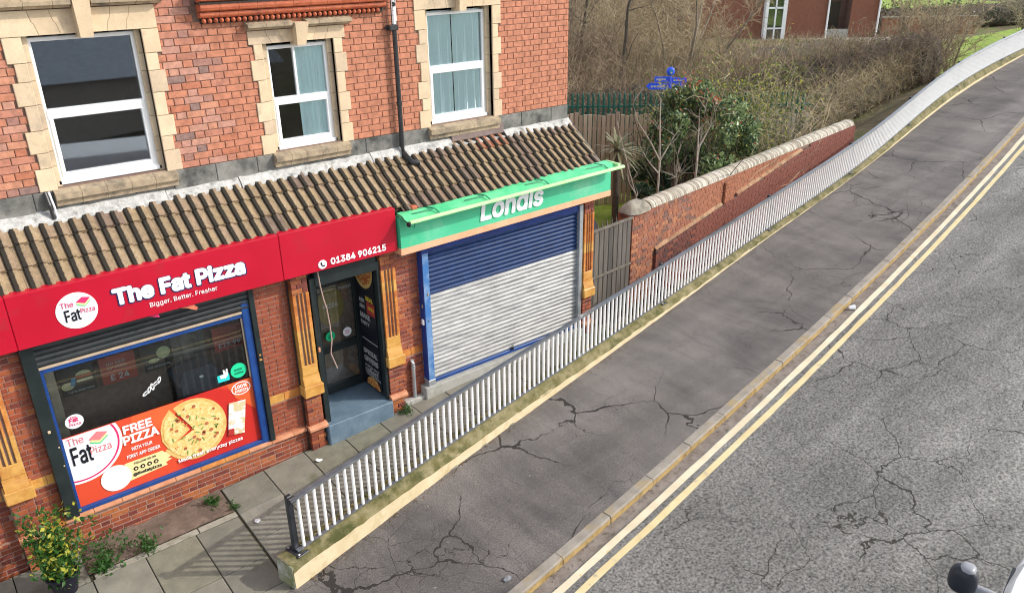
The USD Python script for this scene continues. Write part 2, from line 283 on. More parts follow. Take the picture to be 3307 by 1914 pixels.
def pane(name, tint=(1, 1, 1), ior=1.5):
    N = {'f': ('fresnel', {'IOR': ior}), 't': ('transparent_bsdf', {'color': tint}), 'g': ('glossy_bsdf', {'roughness': .02, 'color': (1, 1, 1)}), 'm': ('mix_closure', {})}
    return usdkit.material(stage, lk(name), N, [('f.fac', 'm.fac'), ('t.BSDF', 'm.closure1'), ('g.BSDF', 'm.closure2')], surface='m.closure')
GLASS = pane('window_glass', (.9, .95, .95), 1.5)
GLASSR = pane('reflective_window_glass', (.72, .80, .85), 2.1)

def asphalt(name, a, b, crack_scale, crack_w, streak, grit, dark, gk=.45, gum=(.30, .28, .26)):
    """worn asphalt: large tonal patches, grit, and cracks along distorted cell edges, with relief"""
    N = {'g': ('geometry', {}), 'mp': ('mapping', {'scale': streak, 'rotation': (0, 0, -.15)}),
         'n': ('noise_texture', {'scale': .9, 'detail': 8, 'roughness': .66, 'distortion': .35}), 'r': ('rgb_ramp', {'ramp': [(.3, a), (.7, b)]}),
         'nf': ('noise_texture', {'scale': grit, 'detail': 3, 'roughness': .7}), 'rf': ('map_range', {'from_min': .30, 'from_max': .70, 'to_min': gk, 'to_max': 2 - gk}), 'mf': ('vector_math', {'math_type': 'scale'}),
         'nd': ('noise_texture', {'scale': 2.6, 'detail': 4, 'roughness': .55}), 'vs': ('vector_math', {'math_type': 'scale', 'scale': .34}), 'va': ('vector_math', {'math_type': 'add'}),
         'v': ('voronoi_texture', {'feature': 'distance_to_edge', 'scale': crack_scale}), 'nw': ('noise_texture', {'scale': .7, 'detail': 3}), 'wr': ('map_range', {'from_min': .42, 'from_max': .66, 'to_min': 0.0, 'to_max': crack_w, 'clamp': True}),
         'mb': ('mapping', {'scale': (.05, 1.1, 1), 'rotation': (0, 0, -.16)}), 'nb2': ('noise_texture', {'scale': 1.1, 'detail': 5, 'roughness': .6}), 'rb': ('map_range', {'from_min': .35, 'from_max': .65, 'to_min': .80, 'to_max': 1.16}), 'mb2': ('vector_math', {'math_type': 'scale'}),
         'v2': ('voronoi_texture', {'feature': 'distance_to_edge', 'scale': crack_scale * 3.1}), 'nw2': ('noise_texture', {'scale': .45, 'detail': 3}), 'wr2': ('map_range', {'from_min': .47, 'from_max': .70, 'to_min': 0.0, 'to_max': crack_w * .75, 'clamp': True}), 'lt2': ('math', {'math_type': 'less_than'}), 'mx': ('math', {'math_type': 'maximum'}),
         'vg': ('voronoi_texture', {'feature': 'f1', 'scale': 3.1}), 'lg': ('math', {'math_type': 'less_than', 'value2': .045}), 'gm': ('mix_color', {'b': gum}), 'lgs': ('math', {'math_type': 'multiply', 'value2': .6}),
         'lt': ('math', {'math_type': 'less_than'}), 'cm': ('mix_color', {'b': dark}),
         'hs': ('math', {'math_type': 'multiply', 'value2': .25}), 'hc': ('math', {'math_type': 'subtract'}),
         'bu': ('bump', {'strength': .8, 'distance': .007}), 'p': ('principled_bsdf', {'roughness': .88, 'specular_ior_level': .35})}
    L = [('g.position', 'mp.vector'), ('mp.vector', 'n.vector'), ('n.fac', 'r.fac'), ('g.position', 'nf.vector'), ('nf.fac', 'rf.value'), ('g.position', 'mb.vector'), ('mb.vector', 'nb2.vector'), ('nb2.fac', 'rb.value'), ('r.color', 'mb2.vector1'), ('rb.result', 'mb2.scale'), ('mb2.vector', 'mf.vector1'), ('rf.result', 'mf.scale'),
         ('g.position', 'nd.vector'), ('nd.color', 'vs.vector1'), ('g.position', 'va.vector1'), ('vs.vector', 'va.vector2'), ('va.vector', 'v.vector'), ('g.position', 'nw.vector'), ('nw.fac', 'wr.value'),
         ('v.distance', 'lt.value1'), ('wr.result', 'lt.value2'), ('va.vector', 'v2.vector'), ('g.position', 'nw2.vector'), ('nw2.fac', 'wr2.value'), ('v2.distance', 'lt2.value1'), ('wr2.result', 'lt2.value2'), ('lt.value', 'mx.value1'), ('lt2.value', 'mx.value2'), ('va.vector', 'vg.vector'), ('vg.distance', 'lg.value1'), ('lg.value', 'lgs.value1'), ('lgs.value', 'gm.fac'), ('mf.vector', 'gm.a'), ('mx.value', 'cm.fac'), ('gm.result', 'cm.a'), ('cm.result', 'p.base_color'),
         ('nf.fac', 'hs.value1'), ('hs.value', 'hc.value1'), ('mx.value', 'hc.value2'), ('hc.value', 'bu.height'), ('bu.normal', 'p.normal')]
    return usdkit.material(stage, lk(name), N, L, surface='p.BSDF')
ASPH = asphalt('footway_asphalt', (.086, .079, .078), (.195, .175, .163), .62, .011, (1.3, .45, 1), 60, (.03, .026, .024), .5)
ROADM = asphalt('road_asphalt', (.128, .124, .118), (.235, .228, .218), .95, .010, (.6, 1.3, 1), 30, (.04, .036, .032), .22, (.16, .155, .15))
GUT = mat('gutter_grit', (.17, .14, .12), (.27, .235, .21), 6, .95, .006, 60, .3, third=((.09, .075, .06), 9, .54, .72))

# ------------------------------------------------------------------ the lie of the land
K = 0.962
kx = np.array([2.4, 5.5, 10, 15, 21, 28, 38.]) * K
SY = CubicSpline(kx, np.array([7.558, 8.243, 9.044, 9.885, 10.771, 11.955, 12.769]) * K, bc_type='natural')
SZ = CubicSpline(kx, np.array([-6.683, -6.589, -6.382, -6.061, -5.499, -4.596, -3.677]) * K + 7, bc_type='natural')
def lin(S, x, a, b):
    x = np.asarray(x, float); c = np.clip(x, a, b); return S(c) + (x - c) * np.where(x > b, S(b, 1), S(a, 1)) * 1.0
def ry(x): return lin(SY, x, 2.3, 36.5)
def rz(x):
    x = np.asarray(x, float); return lin(SZ, np.minimum(x, 36.5), 2.3, 36.5) + np.where(x > 36.5, 3.0 * (1 - np.exp(-(np.maximum(x, 36.5) - 36.5) * .12 / 3.0)), 0)
PZ = np.array([-2.79161912e-05, 2.49416683e-03, 3.32400922e-02, -7.15236533])
def az(x):
    """height of the sloping footway beside the railing"""
    x = np.asarray(x, float) / K; c = np.clip(x, 0, 36); d = np.polyval(np.polyder(PZ), 36.)
    e = np.maximum(x - 36, 0)
    return 7 + K * (np.polyval(PZ, c) + 3.0 * (1 - np.exp(-e * d / 3.0)) + np.minimum(x, 0) * .033)
kk = np.array([(4.69, 5.55), (6.42, 5.85), (7.87, 6.05), (10.09, 6.32), (12.29, 6.68), (14.5, 6.99), (17.04, 7.39), (18.21, 7.56), (22.18, 8.26), (26.78, 9.05)]) * K
KP = np.polyfit(kk[:, 0], kk[:, 1], 2)
def ky(x):
    x = np.asarray(x, float); c = np.clip(x, 3.5, 26); return np.polyval(KP, c) + (x - c) * np.polyval(np.polyder(KP), c)
def off(x, o):
    """point o metres towards the road from the railing's line at station x"""
    dy = (ry(x + .01) - ry(x - .01)) / .02; L = np.sqrt(1 + dy * dy); return x + dy / L * o, ry(x) - o / L
def lowz(x, y=9.5):
    x = np.asarray(x, float); return np.where(x > 2.5, .25 + .06 * (np.minimum(x, 6.4) - 2.5), .25 - .02 * (2.5 - x)) - .02 * (9.5 - y)

# road, footway and markings
xs = np.concatenate([np.arange(-14, 4, .5), np.arange(4, 46, .4), np.arange(46, 90, 2.)])
KD = .11
def kerb_off(x, o): 
    d = (ky(x + .01) - ky(x - .01)) / .02; L = np.sqrt(1 + d * d); return x + d / L * o, ky(x) - o / L
def row(fn, x, o, z): X, Y = fn(x, o); return np.c_[X, Y, z + 0 * X]
rows = [row(kerb_off, xs, o, az(xs) - KD + .02 * min(o, 3.4) - .02 * max(o - 3.4, 0)) for o in (-.02, .3, .8, 1.6, 2.6, 3.4, 4.4, 5.4, 6.4, 7.2)]
V, F = sweep(rows, False)
single('road', (V, F[:, ::-1]), ROADM, 'worn grey cracked asphalt road climbing to the right', kind='structure')
gut = [row(kerb_off, xs, o, az(xs) - KD + .02 * o + .004) for o in (.0, .165)]
V, F = sweep(gut, False); single('road_gutter', (V, F[:, ::-1]), GUT, 'gritty brown gutter strip between kerb and yellow lines', kind='structure')
t = thing('road_marking', None, None, (0, 0, 0), kind='structure')
tag(stage.GetPrimAtPath(t.path), 'pair of worn cream and yellow no parking lines along the kerb')
for o0, o1, m in ((.185, .285, LINEO), (.375, .47, LINEI)):
    w = np.linspace(-14, 60, 600); j = np.interp(w, w[::3], nrng.normal(0, .004, 200))
    a = row(kerb_off, w, o0, az(w) - KD + .02 * o0 + .006); b = row(kerb_off, w, o1, az(w) - KD + .02 * o1 + .006); a[:, 1] += j; b[:, 1] += j[::-1]
    V, F = sweep([a, b], False); part(t, 'painted_line', (V, F[:, ::-1]), m)
t = thing('kerb', None, None, (0, 0, 0), kind='structure'); tag(stage.GetPrimAtPath(t.path), 'row of weathered concrete kerb stones stained ochre along the road')
x = -6.0; i = 0
while x < 44:
    ln = .915; w = np.linspace(x + .004, x + ln - .004, 3); z = az(w) + rng.uniform(-.006, .006); KW = .125; tl = rng.uniform(-.004, .004)
    R = [row(kerb_off, w, -.0 + tl, z - .22), row(kerb_off, w, .004 + tl, z - .022), row(kerb_off, w, -.014 + tl, z + .004), row(kerb_off, w, -KW + tl, z + .006), row(kerb_off, w, -KW, z - .22)]
    R[0], R[1] = R[0] + 0, R[1] + 0
    ks = part(t, 'kerb_stone', fix(sweep(R)), KERB)
    fa = [row(kerb_off, w, .0065 + tl, z - .20), row(kerb_off, w, .0075 + tl, z - .022)]
    V, F = sweep(fa, False); part(ks, 'stained_face', (V, F), KERBF)
    x += ln + .006; i += 1
fw_rows = []
for q in np.linspace(0, 1, 7):
    A = np.c_[off(xs, .10)]; B = np.c_[kerb_off(xs, -.12)]; Pq = A * (1 - q) + B * q
    zz = az(xs) + .012 * np.sin(xs * 1.3 + q * 5) * math.sin(q * math.pi); fw_rows.append(np.c_[Pq, zz])
V, F = sweep(fw_rows, False); single('footway', (V, F[:, ::-1]), ASPH, 'dark cracked asphalt footway between the railing and the kerb', kind='structure', smooth=True)
fp_rows = [row(kerb_off, xs, o, az(xs) + z) for o, z in ((7.15, .0), (7.3, .0), (9.2, .02), (14, -.2))]
V, F = sweep(fp_rows, False); single('far_pavement', (V, F[:, ::-1]), ASPH, 'plain asphalt pavement on the far side of the road', kind='structure')

# terrain far and wide
def terr(x, y):
    base = .12 - .020 * np.clip(x - 26, 0, 38); road_h = az(np.minimum(x, 200)) - .55
    s = np.clip((y - ry(np.minimum(x, 60)) - .6) / 7.0, 0, 1); s = s * s * (3 - 2 * s)
    h = road_h * (1 - s) + base * s
    near = np.clip((x - 9.5) / 2.0, 0, 1); h = np.where(y > ry(np.minimum(x, 60)), h * near + (-.15) * (1 - near), h)
    return h + .10 * (meshkit.fbm(np.stack([x * .35, y * .35, 0 * x], -1), 3, 4) - .5) * np.clip((np.hypot(x, y) - 12) / 10, 0, 1)
gx = np.concatenate([[-900, -300, -100, -40], np.arange(-20, 60, .8), np.arange(60, 120, 3.), [150, 250, 500, 1200]]); gy = np.concatenate([[-900, -300, -90], np.arange(-30, 4, 2.), np.arange(4, 50, .8), np.arange(50, 110, 3.), [140, 250, 500, 1200]])
GX, GY = np.meshgrid(gx, gy, indexing='ij'); GZ = terr(GX, GY); n1 = len(gy)
ii, jj = np.meshgrid(np.arange(len(gx) - 1), np.arange(n1 - 1), indexing='ij'); q = (ii * n1 + jj).ravel()
F = np.vstack([np.c_[q, q + n1, q + n1 + 1], np.c_[q, q + n1 + 1, q + 1]])
single('ground', (np.stack([GX, GY, GZ], -1).reshape(-1, 3), F), SCRUB, 'brown scrubby ground around and behind the shops', kind='structure', smooth=True)
def sheet(x0, x1, y0, y1, dz, n=24):
    X, Y = np.meshgrid(np.linspace(x0, x1, n), np.linspace(y0, y1, n), indexing='ij'); Z = terr(X, Y) + dz; i, j = np.meshgrid(np.arange(n - 1), np.arange(n - 1), indexing='ij'); q = (i * n + j).ravel()
    return np.stack([X, Y, Z], -1).reshape(-1, 3), np.vstack([np.c_[q, q + n, q + n + 1], np.c_[q, q + n + 1, q + 1]])
single('garden_lawn', sheet(10.3, 20, 11.2, 18.5, .05), LAWN, 'green garden lawn behind the brick wall', kind='structure', smooth=True)
single('far_lawn', sheet(44, 100, 15, 31, .06), LAWN, 'bright green lawn beyond the curve of the white railing', kind='structure', smooth=True)
single('upper_lawn', sheet(74, 120, 34, 62, .07), LAWN, 'bright green lawn behind the far hedge and low wall', kind='structure', smooth=True)

t = thing('hall_opposite', 'low grey roofed hall across the road, seen only reflected in the upper windows', 'building', (6, -19, 0))
part(t, 'wall', [box(-3, 15, -26, -15.5, -.6, 2.3)], mat('pale_hall_brick', (.36, .30, .25), (.42, .36, .30), 4, .9))
part(t, 'roof', (np.array([(-3.4, -26.4, 2.3), (15.4, -26.4, 2.3), (15.4, -15.1, 2.3), (-3.4, -15.1, 2.3), (-3.4, -20.8, 5.2), (15.4, -20.8, 5.2), (15.4, -20.7, 5.2), (-3.4, -20.7, 5.2)]), BF), mat('grey_slate_roof', (.30, .34, .40), (.40, .44, .50), 5, .6))
# lower pavement of slabs in front of the shops
t = thing('lower_pavement', None, None, (0, 0, 0), kind='structure'); tag(stage.GetPrimAtPath(t.path), 'grey paving slabs in front of the shops below the railing')
X, Y = np.meshgrid(np.linspace(-4, 12.4, 60), np.linspace(6.6, 10.0, 12), indexing='ij'); i, j = np.meshgrid(np.arange(59), np.arange(11), indexing='ij'); q = (i * 12 + j).ravel()
part(t, 'bedding', (np.stack([X, Y, np.where(Y < ry(X) - .10, -.6, lowz(X, Y) - .018)], -1).reshape(-1, 3), np.vstack([np.c_[q, q + 12, q + 13], np.c_[q, q + 13, q + 1]])), JOINT)
def slab(x0, x1, y0, y1, m, name='paving_slab', g=.006, h=0):
    x0, x1, y0, y1 = x0 + g, x1 - g, y0 + g, y1 - g; c = .006; tx, ty = rng.uniform(-.004, .004), rng.uniform(-.004, .004)
    v = []
    for d, z in ((0, -.06), (0, -.006), (c, 0)):
        for (a, b) in ((x0 + d, y0 + d), (x1 - d, y0 + d), (x1 - d, y1 - d), (x0 + d, y1 - d)):
            v.append((a, b, float(lowz(a, b)) + z + h + tx * (a - x0) * 2 + ty * (b - y0) * 2))
    f = []
    for s in (0, 4):
        for k in range(4): l = (k + 1) % 4; f += [(s + k, s + l, s + 4 + l), (s + k, s + 4 + l, s + 4 + k)]
    f += [(8, 9, 10), (8, 10, 11)]
    part(t, name, (np.array(v), np.array(f)), m)
cols = [2.42, 3.03, 3.645, 4.25, 4.845] + [5.45 + .605 * k for k in range(9)]
for y0, y1 in ((8.86, 9.5), (8.23, 8.86), (7.6, 8.23), (6.98, 7.6)):
    for a, b in zip(cols, cols[1:]):
        yb_ = float(ry((a + b) / 2)) - .06
        if y1 < yb_ + .05: continue
        sh = .3 if (y0 == 7.6) else 0
        slab(a + (sh if a > 2.43 else 0), b + sh, max(y0, yb_), y1, rng.choice(SLABS))
lc = [-2.4, -1.8, -1.2, -.57, .03, .63, 1.23, 1.845, 2.40]
for y0, y1 in ((7.90, 8.83), (7.36, 7.90), (6.75, 7.36)):
    for a, b in zip(lc, lc[1:]):
        yb_ = float(ry((a + b) / 2)) - .13
        if y1 > yb_ + .06: slab(a, b, max(y0, yb_), y1, rng.choice(SLABS))
for a, b in ((.66, 1.27), (1.27, 1.9), (1.9, 2.405)): slab(a, b, 8.835, 8.945, PALEST, 'edging_stone')
for a, b in ((-2.4, -1.2), (-1.2, -.1), (-.1, .62)): slab(a, b, 8.84, 9.5, rng.choice(SLABS[:2]), h=.01)
n = 40; X, Y = np.meshgrid(np.linspace(.62, 2.40, n), np.linspace(8.95, 9.53, n), indexing='ij'); Z = lowz(X, Y) - .03 + .05 * meshkit.fbm(np.stack([X * 5, Y * 5, 0 * X], -1), 4, 3); i, j = np.meshgrid(np.arange(n - 1), np.arange(n - 1), indexing='ij'); q = (i * n + j).ravel()
single('soil_bed', (np.stack([X, Y, Z], -1).reshape(-1, 3), np.vstack([np.c_[q, q + n, q + n + 1], np.c_[q, q + n + 1, q + 1]])), SOIL, 'bare brown soil bed under the pizza shop window', kind='structure', smooth=True)

# ------------------------------------------------------------------ brick laying
def lay(x0, x1, z0, z1, course, holes, kind, J=.009, jz=None, st=.226, hd=.112):
    """bricks (x0,x1,z0,z1) that fill the rectangle but for the holes. kind: 'flemish', 'stretcher' or 'english'"""
    jz = J if jz is None else jz; out = []; r = 0; z = z0
    while z < z1 - .012:
        zt = min(z + course, z1); zm = (z + zt) / 2; iv = [(x0, x1)]
        for h in holes:
            if h[2] < zm < h[3]:
                iv = [c for a, b in iv for c in ((a, min(b, h[0])), (max(a, h[1]), b)) if c[1] - c[0] > .02]
        if kind == 'flemish': pat = [st, hd]; s0 = 0 if r % 2 else -(st + J) / 2 - (hd + J) / 2
        elif kind == 'english' and r % 4 == 3: pat = [hd]; s0 = -hd / 2
        else: pat = [st]; s0 = -(st + J) / 2 * (r % 2)
        x = x0 + s0 - 1.0 * 0; k = 0; cuts = []
        while x < x1:
            w = pat[k % len(pat)]; cuts.append((x, x + w)); x += w + J; k += 1
        for a, b in iv:
            for c, d in cuts:
                p0, p1 = max(a, c), min(b, d)
                if p1 - p0 > .025: out.append((p0, p1, z + jz / 2, zt - jz / 2))
        z += course; r += 1
    return out
def walls_round(x0, x1, z0, z1, holes, yf, yb):
    """a backing wall made of boxes round rectangular openings"""
    ms = []; xs_ = sorted({x0, x1, *[h[0] for h in holes], *[h[1] for h in holes]})
    for a, b in zip(xs_, xs_[1:]):
        if b - a < 1e-6 or a < x0 - 1e-9 or b > x1 + 1e-9: continue
        hs = sorted((h for h in holes if h[0] < (a + b) / 2 < h[1]), key=lambda h: h[2]); z = z0
        for h in hs:
            if h[2] > z: ms.append(box(a, b, yf, yb, z, h[2]))
            z = max(z, h[3])
        if z < z1: ms.append(box(a, b, yf, yb, z, z1))
    return cat(ms)
def jit(b, yf, yb, ch=.005): return fbox(b[0], b[1], b[2], b[3], yf + rng.uniform(-.002, .003), yb, ch)

# ------------------------------------------------------------------ the main brick building
YW = 10.2
B = thing('brick_building', 'tall red brick building with buff stone window surrounds above the shops', 'building', (4.5, YW, 0))
wins = [dict(a=1.475, b=2.70, z0=4.52, z1=6.18, wide=(1.29, 2.888), nar=(1.35, 2.835), lt=6.435, key=(2.02, 2.20), fr=(1.53, 2.65, 4.53, 6.155), mr=(5.275, 5.385)),
        dict(a=4.115, b=5.11, z0=4.52, z1=5.90, wide=(3.94, 5.283), nar=(4.00, 5.235), lt=6.06, key=(4.535, 4.70), fr=(4.19, 5.055, 4.513, 5.857), mr=(5.10, 5.20)),
        dict(a=6.585, b=7.79, z0=4.52, z1=6.18, wide=(6.40, 7.955), nar=(6.46, 7.90), lt=6.435, key=(7.11, 7.275), fr=(6.645, 7.72, 4.52, 6.127), mr=(5.26, 5.37))]
QZ = [(6.175, 5.905, 1), (5.905, 5.708, 0), (5.708, 5.455, 1), (5.455, 5.18, 0), (5.18, 4.931, 1), (4.931, 4.758, 0), (4.758, 4.50, 1)]
holes = []; op = []
for w in wins:
    op.append((w['a'], w['b'], w['z0'], w['z1'])); holes.append((w['wide'][0], w['wide'][1], w['z1'], w['lt'] + (.10 if w is wins[1] else .12)))
    for zt, zb, wd in QZ:
        zt = min(zt, w['z1']) if w is wins[1] else zt
        if zt <= zb: continue
        e = w['wide'] if wd else w['nar']; holes.append((e[0], e[1], zb, zt))
CO = (3.31, 5.93)
part(B, 'wall', walls_round(-3.0, 9.38, -.3, 9.0, op + [(-3.0, 9.38, 4.32, 4.50)], YW + .012, YW + .35), MORT)
part(B, 'wall', [box(9.03, 9.368, YW + .35, 19, -.3, 9.0), box(-3.0, -2.65, YW + .35, 19, -.3, 9.0), box(-3.0, 9.37, 18.7, 19, -.3, 8.9), box(-2.65, 9.03, YW + .35, 18.7, 3.9, 4.1), box(-2.65, 9.03, 14.2, 14.3, 4.1, 9.0)], PLAST)
part(B, 'roof', [box(-3.2, 9.6, YW - .2, 19.2, 9.0, 9.2)], UNDER)
bl = [b for b in lay(-3.0, 9.38, 4.50, 7.0, .0857, holes + [(CO[0], CO[1], 6.19, 6.62)], 'flemish', J=.009)]
def seen(b):  # nearest ones that the frame can show
    return b[0] > -.2 and b[2] < 6.62
bl.sort(key=lambda b: (0 if seen(b) and b[1] - b[0] > .08 else 1, math.hypot((b[0] + b[1]) / 2, YW)))
near, rest = bl[:300], bl[300:]
for b in near: part(B, 'brick', jit(b, YW, YW + .05), pick(UP))
part(B, 'brick', [jit(b, YW, YW + .05) for b in rest], UPS, kind='stuff')
sidebricks = []
for b in lay(YW + .006, 18.9, 0.3, 8.8, .0857, [], 'flemish'):
    v, f = fbox(b[0], b[1], b[2], b[3], 0, .05); sidebricks.append((np.c_[9.383 - v[:, 1], v[:, 0], v[:, 2]], f))
part(B, 'brick', sidebricks, UPS, kind='stuff')
# quoin stones, lintels, hood moulds, keystones, sills
for wi, w in enumerate(wins):
    for zt, zb, wd in QZ:
        zt = min(zt, w['z1']) if wi == 1 else zt
        if zt <= zb: continue
        e = w['wide'] if wd else w['nar']; g = .003
        for s in (0, 1):
            yf = YW - .012 - rng.uniform(0, .004)
            if s == 0: m = [fbox(e[0], w['a'], zb + g, zt - g, yf, YW + .36, .006), box(w['a'], w['fr'][0] + .01, YW + .065, YW + .36, zb + g, zt - g)]
            else: m = [fbox(w['b'], e[1], zb + g, zt - g, yf, YW + .36, .006), box(w['fr'][1] - .01, w['b'], YW + .065, YW + .36, zb + g, zt - g)]
            part(B, 'quoin_stone', m, rng.choice(STONE))
    x0, x1 = w['wide']; zb, zt = w['z1'], w['lt']; k0, k1 = w['key']; h = zt - zb
    js = [x0, x0 + (k0 - x0) * .45, x0 + (k0 - x0) * .74, k0 + .02]; js2 = [k1 - .02, k1 + (x1 - k1) * .26, k1 + (x1 - k1) * .55, x1]
    def jl(x, s): return [(x - s * .035, zt), (x - s * .012, zb + h * .55), (x + s * .008, zb + h * .45), (x + s * .035, zb)]
    for lst, s in ((js, 1), (js2, -1)):
        for i, (a, b) in enumerate(zip(lst, lst[1:])):
            la = jl(a, s) if (i > 0) else [(a, zt), (a, zb)]; lb = jl(b, s) if i < 2 else [(b, zt), (b, zb)]
            pts = [(p[0] + .002, p[1]) for p in la] + [(p[0] - .002, p[1]) for p in lb[::-1]]
            part(B, 'lintel_stone', prism(Polygon(pts), YW - .014 - rng.uniform(0, .003), YW + .36), rng.choice(STONE))
    kt = zt + (.08 if wi == 1 else .35); kb = zb - .045
    v = np.array([(k0 + .02, YW - .10, kb), (k1 - .025, YW - .10, kb), (k1 - .01, YW + .1, kb), (k0 + .01, YW + .1, kb), (k0 - .01, YW - .17, kt), (k1 + .01, YW - .17, kt), (k1 + .01, YW + .1, kt), (k0 - .01, YW + .1, kt)])
    part(B, 'keystone', (v, BF), STONE[0]); hz = zt + .012
    prof = [(YW + .02, hz), (YW - .05, hz), (YW - .10, hz + .03), (YW - .13, hz + .035), (YW - .13, hz + .075), (YW - .02, hz + .10), (YW + .02, hz + .10)]
    hx0, hx1 = x0 - .02, x1 + .075; n = 6
    for q in range(n):
        a, b = hx0 + (hx1 - hx0) * q / n + .002, hx0 + (hx1 - hx0) * (q + 1) / n - .002
        if a < k0 - .01 and b > k1 + .01: segs = [(a, k0 - .012), (k1 + .012, b)]
        elif a < k1 and b > k1: segs = [(max(a, k1 + .012), b)]
        elif a < k0 and b > k0: segs = [(a, k0 - .012)]
        elif a >= k0 - .02 and b <= k1 + .02: continue
        else: segs = [(a, b)]
        for a_, b_ in segs:
            if b_ - a_ < .02: continue
            V, F = sweep([np.array([(a_, y, z), (b_, y, z)]) for y, z in prof]); part(B, 'hood_mould', fix((V, F)), STONED)
    if wi != 1: part(B, 'wall', [box(x0, x1, YW - .008, YW + .3, zt + .112, zt + .7)], STONE[2])
    sx0, sx1 = x0 + .13, x1 - .09; n = 5
    prof = [(YW + .1, 4.325), (YW - .055, 4.325), (YW - .06, 4.385), (YW - .10, 4.40), (YW - .10, 4.475), (YW + .02, 4.515), (YW + .1, 4.515)]
    for q in range(n):
        a, b = sx0 + (sx1 - sx0) * q / n + .002, sx0 + (sx1 - sx0) * (q + 1) / n - .002
        V, F = sweep([np.array([(a, y, z), (b, y, z)]) for y, z in prof]); part(B, 'sill_stone', fix((V, F)), STONED)
    part(B, 'sill_stone', box(w['a'], w['b'], YW + .1, YW + .36, 4.33, 4.515), STONED)
# dark stone band at the foot of the upper wall
x = -3.0
while x < 9.38:
    e = min(x + rng.uniform(.42, .65), 9.38)
    part(B, 'band_stone', fbox(x + .003, e - .003, 4.03, 4.497, YW - .008 - rng.uniform(0, .01), YW + .1, .008), GREYST); x = e
# moulded terracotta cornice with a row of beads
for z0, z1, pr in ((6.25, 6.315, .10), (6.32, 6.41, .15), (6.43, 6.52, .20), (6.53, 6.62, .24)):
    x = CO[0] + .06
    while x < CO[1] - .02:
        e = min(x + .235, CO[1] - .02); e = CO[1] - .02 if CO[1] - .02 - e < .05 else e
        pf = [(YW + .05, z0), (YW - pr * .55, z0), (YW - pr * .9, z0 + .02), (YW - pr, z0 + (z1 - z0) * .55), (YW - pr, z1), (YW + .05, z1)]
        V, F = sweep([np.array([(x + .002, y, z), (e - .002, y, z)]) for y, z in pf]); part(B, 'cornice_block', fix((V, F)), TERRA); x = e
part(B, 'cornice_bed', [box(CO[0] + .08, CO[1] - .05, YW - .03, YW + .05, 6.185, 6.25), box(CO[0] + .05, CO[1] - .03, YW - .16, YW + .05, 6.41, 6.43)], SOOT)
x = CO[0] + .11
while x < CO[1] - .08:
    m = trimesh.creation.icosphere(1, 1.0); v = np.asarray(m.vertices) * [.026, .04, .03] + [x, YW - .05, 6.217]; part(B, 'bead', (v, np.asarray(m.faces)), TERRA, smooth=True); x += .072
# windows
def sash(w, i, label):
    a, b, z0, z1 = w['fr']; m0, m1 = w['mr']; y = YW + .10
    fr = [rbox(a, a + .045, y, y + .07, z0, z1, .006), rbox(b - .045, b, y, y + .07, z0, z1, .006), rbox(a + .045, b - .045, y + .001, y + .07, z1 - .045, z1, .006),
          rbox(a + .03, b - .03, y - .012, y + .07, m0, m1, .008), rbox(a - .02, b + .02, y - .035, y + .07, z0, z0 + .055, .008)]
    W = part(B, 'window', fr, PVC, label)
    sa = [rbox(a + .04, a + .085, y - .012, y + .06, z0 + .05, m0 + .002, .006), rbox(b - .085, b - .04, y - .012, y + .06, z0 + .05, m0 + .002, .006), rbox(a + .085, b - .085, y - .011, y + .06, z0 + .05, z0 + .13, .006)]
    part(W, 'sash', sa, PVC)
    part(W, 'pane', box(a + .04, b - .04, y + .035, y + .041, m1 - .01, z1 - .04), GLASSR if i == 0 else GLASS); part(W, 'pane', box(a + .08, b - .08, y + .030, y + .036, z0 + .12, m0 + .01), GLASSR if i == 0 else GLASS)
    return W
def curtain(W, x0, x1, z0, z1, y, folds, amp=.018):
    n = 160; x = np.linspace(x0, x1, n); u = (x - x0) / (x1 - x0); yy = y - .06 + amp * np.sin(u * folds * 4.2 + 1.6 * np.sin(u * 7)) + .3 * amp * np.sin(u * folds * 11)
    A = np.c_[x, yy, np.full(n, z0)]; Bq = np.c_[x, y + (yy - y) * .8, np.full(n, z1)]; part(W, 'curtain', sweep([A, Bq], False), CURT, smooth=True)
W1 = sash(wins[0], 0, 'large white sash window with dark reflecting panes'); W2 = sash(wins[1], 1, 'narrow white sash window with one half curtained'); W3 = sash(wins[2], 2, 'white sash window with closed pale blue curtains')
curtain(W2, 4.60, 5.06, 4.5, 5.86, YW + .21, 5); curtain(W3, 6.62, 7.12, 4.5, 6.14, YW + .20, 5, .010); curtain(W3, 7.14, 7.66, 4.5, 6.14, YW + .20, 6, .010)
part(W2, 'glazing_bar', rbox(4.565, 4.595, YW + .105, YW + .16, 5.19, 5.82, .004), PVC)
for W, w in ((W1, wins[0]), (W2, wins[1]), (W3, wins[2])): part(W, 'dark_room', box(w['a'] - .05, w['b'] + .05, YW + .75, YW + .8, 4.2, 6.4), DARKIN)
